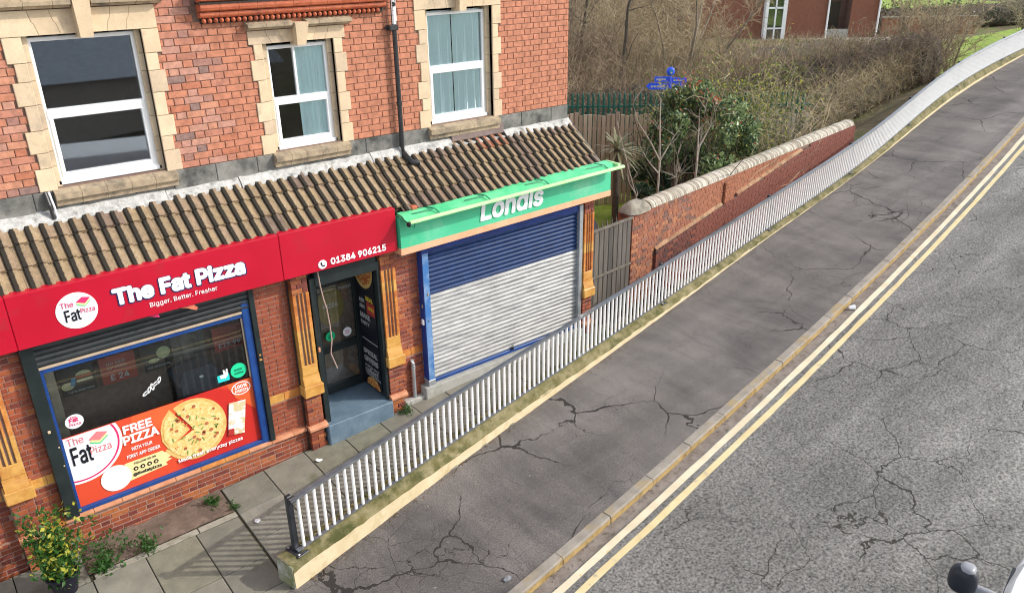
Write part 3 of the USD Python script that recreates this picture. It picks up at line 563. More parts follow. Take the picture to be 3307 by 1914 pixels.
# downpipe with hopper and shoe
pp = part(B, 'downpipe', tube([(6.025, YW - .07, 9.0), (6.025, YW - .07, 4.30), (6.025, YW - .10, 4.22), (6.03, YW - .22, 4.16)], .034, 10), LEADM, smooth=30)
part(pp, 'pipe_collar', [rbox(5.93, 6.07, YW - .12, YW + .01, 5.94, 6.01, .01), rbox(5.90, 5.95, YW - .06, YW - .01, 5.955, 5.995, .008), tube([(6.025, YW - .07, 4.9), (6.025, YW - .07, 4.96)], .043, 10)], LEADM)
part(pp, 'peeling_paint', tube([(6.028, YW - .075, 8.9), (6.028, YW - .075, 6.02)], .0365, 10), PEEL, smooth=30)
part(pp, 'shoe', tube([(6.03, YW - .16, 4.17), (6.06, YW - .28, 4.10), (6.16, YW - .29, 4.085)], .042, 10), LEADM, smooth=30)
part(B, 'service_pipe', tube([(1.33, YW - .03, 4.5), (1.34, YW - .09, 4.36), (1.35, YW - .10, 4.20)], .02, 8), LEADM); part(B, 'service_pipe', tube([(1.37, YW - .03, 4.5), (1.38, YW - .09, 4.36), (1.39, YW - .10, 4.20)], .012, 8), PVC)
part(B, 'cable', tube([(0.86 + .03 * math.sin(z * 3), YW - .008, z) for z in np.linspace(4.5, 5.5, 12)], .006, 5), PVC)

# ------------------------------------------------------------------ pizza shop
YS = 9.55
S = thing('pizza_shop', 'single storey red brick pizza shop front with fluted pilasters and wide window', 'shop', (2.4, YS, .2))
wop, dop = (0.60, 3.27, .66, 3.3), (4.03, 5.11, -.3, 3.0)
part(S, 'wall', walls_round(-3.0, 5.355, -.3, 3.62, [wop, dop], YS + .010, YS + .22), MORTL)
part(S, 'wall', [box(-2.6, .30, 9.78, 9.9, 0, 3.9), box(.3, .36, 9.78, 14, .3, 3.9), box(3.84, 4.03, 9.78, 14, .3, 3.9), box(.3, 4.03, 13.9, 14, .3, 3.9), box(.3, 5.3, 9.78, 14, 3.45, 3.5), box(.3, 4.03, 9.78, 14, .3, .55)], DARKIN)
part(S, 'wall', [box(4.0, 4.06, YS - .02, 10.20, .3, 3.0), box(5.075, 5.13, YS - .02, 10.2, .3, 3.0), box(4.03, 5.11, YS, 10.3, 2.86, 3.0), box(4.03, 5.11, 10.22, 10.3, .3, 3.0)], FRAMEK)
PIL = [(.095, .335), (3.765, 4.0), (5.115, 5.35)]
hb = [(wop[0] - .0, wop[1] + .0, .60, 3.4), (dop[0], dop[1], -.3, 3.3), (-3, 6, 1.213, 1.345)] + [(a - .015, b + .015, .2, 3.4) for a, b in PIL]
bs = lay(-2.2, 5.355, .17, 3.12, .0688, hb, 'english', J=.010, st=.208, hd=.10)
bs.sort(key=lambda b: (b[1] < -.3, b[3] > 3.05, math.hypot((b[0] + b[1]) / 2, 9.5)))
for i, b in enumerate(bs):
    if i < 295: part(S, 'brick', jit(b, YS - (.028 if b[3] < .66 else 0), YS + .03, .004), pick(SH))
if len(bs) > 295: part(S, 'brick', [jit(b, YS - (.028 if b[3] < .66 else 0), YS + .03, .004) for b in bs[295:]], SH[0][0], kind='stuff')
part(S, 'mortar_bed', [box(a, b, YS - .022, YS + .012, .1, .66) for a, b in ((-2.6, .08), (.35, 3.75))], MORTL)
x = -2.3
while x < 3.70:
    e = min(x + .235, 3.735)
    if x < .59 and e > .6: e = .598
    if x < 3.275 < e: x = 3.275; e = 3.505
    if not any(p[0] - .02 < (x + e) / 2 < p[1] + .02 for p in PIL) and not .60 < (x + e) / 2 < 3.27: part(S, 'buff_block', fbox(x + .003, e - .003, 1.217, 1.341, YS - .002, YS + .03, .004), rng.choice([BUFFT, ORANGE, BUFFT]))
    x = e
def pilaster(T, x0, x1, z0):
    w = x1 - x0; yb = YS + .02; yf = YS - .12
    for k in range(6):                                                     # fluted shaft, block by block
        za, zb = 1.70 + k * .179, 1.70 + (k + 1) * .179 - .004
        pl = Polygon([(x0, yb), (x0, yf), (x1, yf), (x1, yb)])
        for q in (.27, .5, .73): pl = pl.difference(affinity.scale(Point(x0 + w * q, yf).buffer(1, quad_segs=4), .019, .030))
        m = trimesh.creation.extrude_polygon(pl, zb - za, engine='earcut'); part(T, 'fluted_block', (np.asarray(m.vertices) + [0, 0, za], np.asarray(m.faces)), rng.choice([ORANGE, ORANGE, BUFFT]))
    part(T, 'base_block', [fbox(x0, x1, 1.54, 1.696, yf, yb, .006)], BUFFT)
    pr = [(yb, 1.385), (yf - .035, 1.385), (yf - .028, 1.42), (yf - .004, 1.50), (yf, 1.536), (yb, 1.536)]
    part(T, 'base_block', fix(sweep([np.array([(x0 - .006, y, z), (x1 + .006, y, z)]) for y, z in pr])), BUFFT)
    part(T, 'corbel_block', rbox(x0 - .028, x1 + .035, yf - .055, yb, 1.215, 1.382, .012), BUFFT)
    part(T, 'mortar_bed', [box(x0 + .008, x1 - .008, yf + .02, yb, z0, 3.1)], MORT)
    for lo, hi, yy in ((.725, 1.213, yf + .012), (2.775, 3.10, yf + .004), (z0, .655, yf - .012)):
        for b in lay(x0 + .002, x1 - .002, lo, hi, .0688, [], 'stretcher', J=.009, st=.15 if lo > .7 else .2): part(T, 'brick', fbox(b[0], b[1], b[2], b[3], yy + rng.uniform(0, .003), yb, .004), pick(SH))
    pr = [(yb, .655), (yf - .05, .655), (yf - .055, .69), (yf - .03, .712), (yf, .724), (yb, .724)]
    part(T, 'plinth_block', fix(sweep([np.array([(x0 - .02, y, z), (x1 + .03, y, z)]) for y, z in pr])), PINKT)
for a, b in PIL: pilaster(S, a, b, .2 if a < 1 else .27)
x = -2.4
while x < 3.74:                                                            # window sill and plinth course
    e = min(x + .33, 3.74)
    if not any(p[0] - .03 < (x + e) / 2 < p[1] + .03 for p in PIL[:1]):
        pr = [(YS + .04, .645), (YS - .07, .645), (YS - .078, .665), (YS - .07, .69), (YS - .045, .70), (YS + .04, .705)]
        part(S, 'sill_block', fix(sweep([np.array([(x + .003, y, z), (e - .003, y, z)]) for y, z in pr])), rng.choice([PINKT, PINKT, ORANGE]))
    x = e
# shop window
W = part(S, 'shop_window', [rbox(.745, .778, 9.515, 9.60, .70, 2.70, .004), rbox(3.095, 3.195, 9.50, 9.60, .70, 2.86, .006), rbox(.778, 3.095, 9.515, 9.60, 2.635, 2.70, .004), rbox(.76, 3.11, 9.505, 9.60, .70, .757, .008)], BLU, 'wide shop window in a blue frame')
part(W, 'pane', box(.77, 3.10, 9.565, 9.571, .75, 2.65), GLASS)
part(W, 'trim_strip', [rbox(.74, 3.09, 9.492, 9.52, 2.693, 2.722, .004), rbox(3.075, 3.094, 9.53, 9.56, 1.75, 2.62, .003)], BEAM)
part(S, 'shutter_guide', [rbox(.60, .742, 9.45, 9.60, .705, 3.06, .006)], FRAMEK); part(S, 'shutter_guide', [rbox(3.20, 3.27, 9.47, 9.60, .705, 3.06, .006)], FRAMEK)
for k in range(5):
    z = 2.735 + k * .068; pr = [(9.53, z), (9.505, z + .004), (9.494, z + .03), (9.505, z + .06), (9.53, z + .063)]
    part(S, 'shutter_slat', sweep([np.array([(.742, y, q), (3.2, y, q)]) for y, q in pr], False), SLATK, smooth=True)
part(S, 'shutter_backing', box(.742, 3.2, 9.535, 9.60, 2.72, 3.1), BLK)
for q in (rbox(.655, .685, 9.44, 9.455, 1.92, 1.955, .004), rbox(.715, .73, 9.44, 9.455, 1.70, 1.715, .003), rbox(.715, .73, 9.44, 9.455, 1.44, 1.455, .003)): part(S, 'guide_screw', q, STONE[0])
part(S, 'guide_screw', [rbox(3.215, 3.24, 9.45, 9.475, 2.05, 2.07, .004), rbox(3.21, 3.245, 9.45, 9.475, 1.98, 2.0, .004)], BUFFT)
# inside the shop
part(S, 'counter', [rbox(.9, 3.5, 10.35, 10.95, .55, 1.78, .01)], DARKIN); part(S, 'counter', rbox(.88, 3.55, 10.31, 11.0, 1.78, 1.80, .006), GALV, 'pale counter edge')
part(S, 'interior_post', rbox(.80, .90, 9.75, 9.85, .55, 3.4, .004), BEAM)
MENUR = mat('menu_board_red', (.30, .05, .035), (.36, .065, .04), 3, .5); MENUK = mat('menu_board_dark', (.03, .026, .022), (.05, .04, .03), 4, .5); GREYT = mat('grey_print', (.42, .41, .40), rough=.5)
def board(x0, x1, z0, z1, m, lab): return part(S, 'menu_board', box(x0, x1, 9.90, 9.915, z0, z1), m, lab)
b1 = board(.945, 1.33, 2.08, 2.445, MENUK, 'menu board with a burger picture'); b2 = board(1.40, 1.81, 2.08, 2.445, MENUR, 'red menu board reading £ 24'); b3 = board(1.885, 2.262, 2.08, 2.43, MENUK, 'dark menu board with a wrap picture'); b4 = board(2.787, 3.175, 2.06, 2.41, MENUR, 'red menu board reading £15.99')
BUN = mat('burger_bun_print', (.50, .44, .24), (.58, .52, .30), 20, .5); BUNG = mat('pale_wrap_print', (.34, .36, .20), (.42, .42, .24), 20, .5); BLUEP = mat('blue_can_print', (.04, .22, .42), rough=.4)
part(b1, 'burger_print', [prism(disc(1.21, 2.32, .085, .05).intersection(sbox(1.1, 2.32, 1.4, 2.4)), 9.893, 9.898), prism(sbox(1.125, 2.23, 1.30, 2.265), 9.893, 9.898)], BUN)
part(b1, 'burger_print', [prism(sbox(1.125, 2.275, 1.30, 2.315), 9.893, 9.898)], MENUR); part(b1, 'chips_print', [prism(disc(1.02, 2.21, .07, .05), 9.893, 9.898)], BUN); part(b1, 'can_print', [prism(affinity.rotate(sbox(1.06, 2.20, 1.11, 2.30), -15), 9.888, 9.892)], BLUEP)
part(b1, 'lettering', text('THE BURGER DEAL', 1.0, 2.11, .30, 9.898), GREYT)
part(b2, 'lettering', text('£ 24', 1.49, 2.12, .22, 9.898, 1), GREYT); part(b2, 'lettering', text('ANY KIND', 1.47, 2.33, .22, 9.898), GREYT); part(b2, 'lettering', text('14" PIZZA', 1.48, 2.27, .22, 9.898), GREYT)
part(b3, 'wrap_print', [prism(disc(2.15, 2.30, .085, .08), 9.893, 9.898), prism(disc(2.02, 2.22, .07, .03), 9.893, 9.898)], BUNG); part(b3, 'lettering', text('THE WRAP DEAL', 1.93, 2.12, .28, 9.898), GREYT)
part(b4, 'lettering', text('£15.99', 2.84, 2.11, .30, 9.898, 1), GREYT)
part(S, 'interior_panel', [box(2.33, 2.76, 10.2, 10.22, 1.9, 2.55)], mat('ribbed_panel', (.12, .105, .09), (.20, .18, .16), 12, .6, vec=(1, 1, .05)))
t = thing('lidded_box', 'dark slate coloured lidded delivery box behind the shop window', 'box', (2.47, 9.9, 1.3)); BOXM = mat('slate_blue_plastic', (.05, .065, .085), (.09, .11, .14), 4, .3, spec=.5)
part(t, 'box_body', rbox(2.24, 2.74, 9.70, 10.15, 1.30, 1.86, .02), BOXM); part(t, 'lid', fix((np.array([(2.20, 9.67, 1.86), (2.78, 9.67, 1.86), (2.78, 10.2, 1.86), (2.20, 10.2, 1.86), (2.32, 9.80, 1.98), (2.70, 9.80, 1.98), (2.70, 10.1, 1.98), (2.32, 10.1, 1.98)]), BF)), BOXM); part(t, 'clasp', rbox(2.47, 2.52, 9.66, 9.68, 1.90, 1.93, .004), PVC)
t = thing('glass_transfer', 'white swirling mark stuck on the middle of the shop window', 'sticker', (1.86, 9.558, 1.93)); part(t, 'mark', [prism(affinity.rotate(disc(1.78 + .045 * k, 1.985 + .03 * k, .05, .022, 12).difference(disc(1.78 + .045 * k, 1.985 + .03 * k, .03, .010, 12)), 35 + 30 * (k % 3)), 9.553, 9.556) for k in range(5)], WHT)
t = thing('green_bottle', 'green bottle standing inside behind the shop window', 'bottle', (2.66, 10.45, 1.80)); part(t, 'bottle', trimesh.creation.revolve(np.array([(0, 0), (.07, 0), (.075, .02), (.075, .24), (.03, .32), (.025, .38), (0, .38)]), sections=14).apply_translation([2.66, 10.5, 1.80]), mat('green_plastic', (.01, .16, .05), rough=.3), smooth=40)
# door in its recess
D = part(S, 'door', [rbox(4.06, 4.34, 10.14, 10.20, .69, 2.86, .004), rbox(4.34, 4.42, 10.13, 10.19, .70, 2.55, .004), rbox(5.00, 5.075, 10.13, 10.19, .70, 2.55, .004), rbox(4.42, 5.0, 10.13, 10.19, .70, .83, .004), rbox(4.42, 5.0, 10.13, 10.19, 1.38, 1.50, .004), rbox(4.42, 5.0, 10.13, 10.19, 2.45, 2.55, .004), rbox(4.06, 5.075, 10.12, 10.2, 2.55, 2.70, .004)], FRAMEK, 'dark glazed shop door')
part(D, 'pane', box(4.42, 5.0, 10.155, 10.161, .83, 1.38), GLASS); part(D, 'pane', box(4.42, 5.0, 10.155, 10.161, 1.50, 2.45), GLASS)
part(D, 'door_sticker', prism(disc(4.55, 1.655, .078, .078), 10.122, 10.126), mat('green_sticker', (.01, .48, .20), rough=.4), 'round green sticker'); part(D, 'door_sticker', prism(disc(4.83, 1.65, .072, .072), 10.122, 10.126), WHT, 'round white sticker')
part(D, 'sticker_print', [text('RATED', 4.795, 1.66, .07, 10.120), text('FRESH', 4.797, 1.625, .066, 10.120)], PINK); part(D, 'sticker_print', [text('order', 4.515, 1.665, .07, 10.120), text('online', 4.512, 1.63, .075, 10.120)], BLK)
PIZY = mat('dim_pizza_print', (.20, .13, .03), (.30, .20, .05), 9, .5)
part(D, 'pizza_print', prism(disc(4.62, 2.12, .22, .30), 10.166, 10.17), PIZY); part(D, 'lettering', text('PIZZA', 4.5, 2.1, .24, 10.163, 1), GREYT); part(D, 'lettering', text('FRESH', 4.78, 2.34, .2, 10.163, 1), GREYT)
part(S, 'door_frame', [rbox(4.035, 4.115, 9.46, 9.54, .5, 2.93, .005), rbox(5.06, 5.112, 9.46, 9.54, .5, 2.93, .005), rbox(4.115, 5.06, 9.45, 9.54, 2.80, 3.06, .005)], FRAMEK)
part(S, 'door_bell', rbox(4.045, 4.075, 9.44, 9.46, 1.83, 1.90, .005), PINKT)
# menu panel on the right side of the recess (faces -x)
MP = part(S, 'menu_panel', box(5.06, 5.068, 9.60, 10.12, .72, 2.74), BLK, 'black menu panel with white lettering and pizza pictures')
def side(m, y0, z0):  # print laid out in x,z turned to face -x
    v, f = arr(m); return np.c_[5.058 - (v[:, 1] * 0) - (v[:, 1] - v[:, 1].min()), y0 - v[:, 0], v[:, 2] + z0], f
PZC = mat('pizza_crust_print', (.60, .36, .10), (.74, .50, .18), 14, .6); PZT = mat('pizza_topping_print', (.50, .10, .025), (.72, .42, .12), 26, .6, contrast=(.45, .55)); YEL = mat('yellow_print', (.72, .52, .04), rough=.5); REDP = mat('red_print', (.42, .035, .03), rough=.5)
part(MP, 'pizza_print', side(prism(disc(0, 0, .30, .34).intersection(sbox(-.3, -.4, .30, .02)), 0, .002), 9.90, 2.72), PZC); part(MP, 'pizza_print', side(prism(disc(0, 0, .26, .28).intersection(sbox(-.26, -.4, .26, .0)), 0, .004), 9.90, 2.72), PZT)
part(MP, 'pizza_print', side(prism(disc(0, 0, .20, .14).intersection(sbox(-.3, -.02, .3, .3)), 0, .003), 9.86, .73), PZT)
for s_, w_, z_, b_ in (('ASK', .17, 2.13, 2), ('ANY', .17, 2.03, 2), ('MAKE', .30, 1.87, 2), ('PARTY', .26, 1.76, 1), ('SPECIAL', .42, 1.26, 2), ('OFFERS', .42, 1.12, 2), ('order in store', .42, 1.02, 0), ('collect', .40, .92, 1)): part(MP, 'lettering', side(text(s_, 0, 0, w_, 0, b_), 10.08, z_), GREYT)
part(MP, 'lettering', side(text('DEAL', 0, 0, .22, 0, 2), 9.87, 2.2), YEL); part(MP, 'lettering', side(text('only', 0, 0, .18, 0, 1), 9.82, 2.06), YEL); part(MP, 'red_patch', side(prism(sbox(0, 0, .24, .20), 0, .001), 9.86, 1.98), REDP); part(MP, 'rule', [side(prism(sbox(0, 0, .46, .016), 0, .002), 10.08, 1.50), side(prism(sbox(0, 0, .44, .02), 0, .002), 10.06, .88)], GREYT)
part(S, 'doorstep', [rbox(4.02, 5.10, 9.36, 10.2, .10, .665, .012)], SLATEF, 'slate blue tiled doorstep')
part(S, 'hanging_cable', tube([(4.147, 9.41, 3.10), (4.161, 9.4, 2.823), (4.185, 9.4, 2.625), (4.216, 9.4, 2.471), (4.235, 9.4, 2.219), (4.24, 9.4, 1.99), (4.203, 9.4, 1.775), (4.275, 9.4, 1.517)], .009, 6), mat('pinkish_cable', (.40, .28, .24), rough=.6), smooth=True)
part(S, 'cable', tube([(3.745, YS - .02, z) for z in np.linspace(.3, 3.05, 8)], .010, 6), SOOT); part(S, 'cable', tube([(3.75 + .02 * math.sin(z * 9), YS - .075, z) for z in np.linspace(.26, .70, 6)], .008, 6), SOOT)

# roofs of pantile-like ribbed tiles
SL = math.radians(36.5); CS, SN = math.cos(SL), math.sin(SL)
def onroof(x, s, h, ye, ze): return np.stack([x, ye + s * CS - h * SN, ze + s * SN + h * CS], -1)
def tile(x0, s0, ln, ye, ze, w=.30):
    pu = np.array([(0, .0), (.024, 0), (.036, .027), (.112, .027), (.124, 0), (.174, 0), (.186, .027), (.262, .027), (.274, 0), (w, 0)]); pu[:, 0] += x0
    bot = np.array([(x0 + w, -.018), (x0, -.018)]); R = []
    hl, hu = .040 + rng.uniform(-.003, .005), .004
    for u, h in np.vstack([pu, bot]): R.append(np.array([onroof(np.array(u), np.array(s0), np.array(h + hl), ye, ze), onroof(np.array(u), np.array(s0 + ln), np.array(h + hu), ye, ze)]))
    return fix(sweep(R))
def roof(T, x0, x1, ye, ze, rows, gauge, sets, redx=None):
    part(T, 'roof_deck', [np_box for np_box in [(np.array([onroof(np.array(a), np.array(s), np.array(h), ye, ze) for h in (-.05, -.012) for (a, s) in ((x0, -.02), (x1, -.02), (x1, rows * gauge + .04), (x0, rows * gauge + .04))]), BF)]], UNDER)
    for r in range(rows - 1, -1, -1):
        x = x0
        while x < x1 - .05:
            m = rng.choices(sets[0] + sets[1], [5] * len(sets[0]) + [sets[2]] * len(sets[1]))[0]
            if redx and r == rows - 1 and redx[0] < x < redx[1]: m = TILER
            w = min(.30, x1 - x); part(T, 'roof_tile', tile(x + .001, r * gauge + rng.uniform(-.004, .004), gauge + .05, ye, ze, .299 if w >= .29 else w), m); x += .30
def fillet(T, x0, x1, m, zt=.13, d=.17, name='mortar_fillet'):
    n = int((x1 - x0) / .03); x = np.linspace(x0, x1, n); R = []
    for y, z in ((YW - .005, zt), (YW - d * .45, zt * .62), (YW - d, zt * .0 + .0), (YW - d * 1.0, -.06), (YW - .005, -.06)):
        zz = 4.185 + z + (np.array(meshkit.noise(np.c_[x * 9, 0 * x + y * 20, 0 * x + z * 30], 3)) - .5) * .022; yy = y + (np.array(meshkit.noise(np.c_[x * 7, 0 * x + 5 + z * 20, 0 * x], 8)) - .5) * .03 * (1 if y < YW - .05 else 0)
        R.append(np.c_[x, yy, zz])
    part(T, name, fix(sweep(R)), m, smooth=50)
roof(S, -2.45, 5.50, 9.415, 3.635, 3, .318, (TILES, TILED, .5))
fillet(S, -2.45, 2.62, FLASH, .10, .12); fillet(S, 2.63, 3.55, FLASH, .09, .10); fillet(S, 3.56, 5.5, FLASH, .10, .12)

# fascia sign of the pizza shop
G = thing('fascia_sign', 'long red fascia sign with white pizza lettering and round logo', 'sign', (2.3, 9.3, 3.07))
for a, b in ((-2.4, .594), (.598, 3.632), (3.637, 5.345)):
    part(G, 'sign_panel', rbox(a, b, 9.30, 9.44, 3.072, 3.695, .008), REDS)
part(G, 'letter_outline', [text('The Fat Pizza', 1.603, 3.313, 1.57, 9.2975, 5)], NAVY); part(G, 'lettering', text('The Fat Pizza', 1.617, 3.32, 1.54, 9.294, 3), WHT)
part(G, 'lettering', text('Bigger. Better. Fresher', 1.985, 3.185, .795, 9.2975, 0), WHT); part(G, 'lettering', text('01384 906215', 4.305, 3.128, .85, 9.2975, 2), WHT)
part(G, 'phone_icon', prism(disc(4.186, 3.158, .062, .062), 9.294, 9.298), WHT); part(G, 'phone_icon', prism(Polygon([(4.165, 3.195), (4.18, 3.185), (4.175, 3.165), (4.19, 3.145), (4.212, 3.148), (4.215, 3.13), (4.19, 3.125), (4.165, 3.15), (4.155, 3.175)]), 9.289, 9.293), BLK)
for xa in np.arange(-2.2, 5.3, .61):
    for za in (3.10, 3.665): part(G, 'screw_cap', fbox(xa - .007, xa + .007, za - .007, za + .007, 9.297, 9.302, .002), REDS)
part(G, 'torn_film', (np.array([(2.28, 9.33, 3.075), (2.46, 9.33, 3.085), (2.52, 9.31, 3.02), (2.50, 9.32, 2.985), (2.40, 9.335, 3.035)]), np.array([(0, 4, 1), (1, 4, 3), (1, 3, 2)])), mat('orange_torn_film', (.75, .20, .12), rough=.5)); part(G, 'torn_film', (np.array([(1.92, 9.33, 3.075), (2.06, 9.33, 3.08), (2.07, 9.32, 3.02), (1.99, 9.335, 3.045)]), np.array([(0, 3, 1), (1, 3, 2)])), PINK)
def logo(T, cx, cz, r, y, ring=True):
    part(T, 'logo_disc', prism(disc(cx, cz, r, r), y - .003, y), WHT); yy = y - .006
    part(T, 'logo_text', [text('Fat', cx - r * .62, cz - r * .50, r * .74, yy, 1, height=r * .62)], BLK); part(T, 'logo_text', [text('The', cx - r * .72, cz + r * .27, r * .62, yy, 0, height=r * .30), text('Pizza', cx + r * .16, cz - r * .20, r * .68, yy, 0, height=r * .26)], PALEPINK if ring else PINK)
    sx, sz = cx + r * .38, cz + r * .46
    def stack(d, m): part(T, 'slice_print', prism(Polygon([(sx - r * .36, sz + d), (sx - r * .02, sz + r * .22 + d), (sx + r * .36, sz + r * .12 + d), (sx + r * .05, sz - r * .16 + d)]), yy - .003 - d * .02, yy - d * .02), m)
    stack(-r * .16, GRND); stack(-r * .10, CREAM); stack(0, PALEPINK if ring else PINK)
logo(G, 1.237, 3.366, .212, 9.2985, False)

# poster in the pizza shop window
Q = thing('window_poster', 'wide red poster with a big pizza along the bottom of the shop window', 'poster', (1.93, 9.552, .757))
PRED = mat('poster_red', (.52, .026, .02), (.66, .07, .028), .9, .35, spec=.5, contrast=(.45, .5), detail=0); PORG = mat('poster_orange', (.68, .10, .03), (.74, .13, .04), 2, .35, spec=.5)
pr_ = sbox(.778, .757, 3.095, 1.738); part(Q, 'poster_sheet', prism(pr_, 9.552, 9.558), PRED)
part(Q, 'poster_patch', prism(Polygon([(1.55, 1.735), (2.2, 1.735), (1.95, 1.45), (1.5, 1.45)]), 9.549, 9.551), PORG); part(Q, 'poster_patch', prism(Polygon([(2.75, 1.735), (3.09, 1.735), (3.09, 1.25), (2.85, 1.5)]), 9.549, 9.551), PORG)
for rr, m, y in ((.505, WHT, 9.549), (.472, PINK, 9.546), (.447, WHT, 9.543)): part(Q, 'logo_ring', prism(disc(.905, 1.545, rr, rr * .94, 64).intersection(sbox(.782, .76, 3.0, 1.733)), y - .002, y), m)
part(Q, 'logo_text', [text('Fat', .825, 1.35, .225, 9.538, 1, height=.235)], BLK); part(Q, 'logo_text', [text('The', .815, 1.62, .18, 9.538, 0, height=.10), text('Pizza', 1.035, 1.42, .235, 9.538, 0, height=.10)], PALEPINK)
for d, m in ((-.055, GRND), (-.032, CREAM), (0, PALEPINK)): part(Q, 'slice_print', prism(Polygon([(1.045, 1.625 + d), (1.15, 1.705 + d), (1.268, 1.66 + d), (1.155, 1.58 + d)]), 9.534 - d * .05, 9.536 - d * .05), m)
part(Q, 'letter_shadow', [text('FREE', 1.44, 1.523, .345, 9.549, 3, height=.105), text('PIZZA', 1.415, 1.373, .425, 9.549, 3, height=.115)], PRED)
part(Q, 'lettering', text('FREE', 1.43, 1.535, .345, 9.546, 2, height=.105), WHT); part(Q, 'lettering', text('PIZZA', 1.405, 1.385, .425, 9.546, 2, height=.115), WHT)
part(Q, 'lettering', text('WITH YOUR', 1.475, 1.275, .25, 9.549, 1, height=.045), WHT); part(Q, 'lettering', text('FIRST APP ORDER', 1.405, 1.18, .40, 9.549, 1, height=.045), WHT)
part(Q, 'brush_stroke', prism(Polygon([(1.34, .86), (1.85, .90), (1.83, .94), (1.92, .97), (1.86, .99), (1.95, 1.03), (1.88, 1.05), (1.90, 1.09), (1.84, 1.09), (1.82, 1.125), (1.36, 1.125)]), 9.549, 9.551), CREAM)
part(Q, 'lettering', text('FOLLOW US ON', 1.47, 1.075, .26, 9.546, 0, height=.028), BLK); part(Q, 'lettering', text('@thefatpizza', 1.43, .915, .345, 9.546, 1, height=.04), BLK)
for k in range(4): part(Q, 'round_icon', prism(disc(1.475 + k * .082, 1.01, .029, .029), 9.545, 9.548), BLK); part(Q, 'icon_mark', prism(disc(1.475 + k * .082, 1.01, .013, .013), 9.541, 9.544), CREAM)
part(Q, 'white_disc', prism(disc(1.235, .975, .178, .178), 9.545, 9.549), WHT)
c0 = np.array([2.25, 1.27]); 
part(Q, 'pizza_crust', prism(disc(c0[0], c0[1], .425, .44, 48).intersection(sbox(.8, .79, 3.0, 1.73)).difference(Polygon([c0, (1.6, 1.0), (1.6, 1.9), (1.98, 1.78)])), 9.547, 9.550), PZC)
CHS = mat('melted_cheese_print', (.80, .64, .30), (.78, .46, .14), 34, .5, contrast=(.42, .58), third=((.52, .13, .04), 16, .62, .68)); part(Q, 'pizza_cheese', prism(disc(c0[0], c0[1], .375, .39, 48).difference(Polygon([c0, (1.6, 1.0), (1.6, 1.9), (1.98, 1.78)])), 9.543, 9.546), CHS)
sl = Polygon([(c0[0] - .05, c0[1] + .02), (1.90, 1.10), (1.84, 1.25), (1.85, 1.42), (1.90, 1.55), (2.0, 1.66)]); part(Q, 'pizza_slice', prism(sl, 9.547, 9.550), PZC); part(Q, 'pizza_slice', prism(sl.buffer(-.03), 9.543, 9.546), CHS)
PEP = mat('green_pepper_print', (.16, .26, .05), (.28, .38, .10), 30, .5); CHK = mat('browned_topping_print', (.30, .07, .03), (.52, .20, .08), 30, .5); tops, chk = [], []
for k in range(46):
    a, r = rng.uniform(0, 6.28), .36 * math.sqrt(rng.random()); px, pz = c0[0] + r * math.cos(a) * .98, c0[1] + r * math.sin(a)
    if k % 2: tops.append(prism(affinity.rotate(disc(px, pz, .035, .009, 12), rng.uniform(0, 180)), 9.539, 9.542))
    else: chk.append(prism(affinity.rotate(Point(px, pz).buffer(rng.uniform(.014, .026), quad_segs=2), rng.uniform(0, 90)), 9.538, 9.5415))
[part(Q, 'pizza_topping', q, PEP) for q in tops]; [part(Q, 'pizza_topping', q, CHK) for q in chk]
part(Q, 'menu_leaflet', prism(Polygon([(2.66, 1.0), (2.88, .96), (2.965, 1.45), (2.74, 1.47)]), 9.534, 9.537), mat('leaflet_print', (.80, .80, .82), (.62, .52, .30), 12, .5, contrast=(.5, .56))); part(Q, 'leaflet_patch', prism(Polygon([(2.66, 1.0), (2.74, .985), (2.75, 1.08), (2.675, 1.09)]), 9.530, 9.533), REDP)
part(Q, 'badge', prism(disc(2.935, 1.63, .13, .095).difference(disc(2.935, 1.63, .118, .083)), 9.546, 9.549), WHT); part(Q, 'lettering', text('100%', 2.85, 1.635, .17, 9.549, 2, height=.045), WHT); part(Q, 'lettering', text('FRESH', 2.85, 1.575, .17, 9.549, 1, height=.04), WHT); part(Q, 'lettering', text('Made fresh everyday pizzas', 1.98, .868, .86, 9.536, 1, height=.05), WHT)
# stickers on the glass
t = thing('window_sticker', 'round green sticker on the shop window above the right end of the red poster', 'sticker', (2.945, 9.558, 1.8), 'stickers on the shop window'); part(t, 'sticker_disc', prism(disc(2.945, 1.89, .105, .105), 9.556, 9.56), mat('mint_sticker', (.02, .62, .30), rough=.4)); part(t, 'sticker_print', [text('order', 2.89, 1.895, .11, 9.554), text('online', 2.885, 1.845, .12, 9.554)], mat('dark_green_print', (.01, .16, .09), rough=.5))
t = thing('window_sticker', 'turquoise box shaped sticker with white creature mark on the shop window', 'sticker', (2.73, 9.558, 1.8), 'stickers on the shop window'); part(t, 'sticker_box', prism(Polygon([(2.66, 1.80), (2.815, 1.80), (2.815, 1.90), (2.66, 1.90)]), 9.556, 9.56), mat('turquoise_sticker', (.03, .62, .60), rough=.4)); part(t, 'sticker_mark', prism(Polygon([(2.69, 1.90), (2.70, 1.85), (2.76, 1.84), (2.80, 1.88), (2.805, 1.97), (2.785, 1.97), (2.775, 1.915), (2.76, 1.965), (2.74, 1.96), (2.745, 1.90)]), 9.552, 9.555), WHT)
t = thing('window_sticker', 'round white sticker with pink print at the left of the shop window', 'sticker', (.954, 9.558, 1.8), 'stickers on the shop window'); part(t, 'sticker_disc', prism(disc(.954, 1.915, .1, .092), 9.552, 9.556), WHT); part(t, 'sticker_print', [text('Fat', .90, 1.915, .1, 9.55, 2), text('Pizza', .895, 1.865, .12, 9.55), text('The', .915, 1.96, .07, 9.55)], PINK)

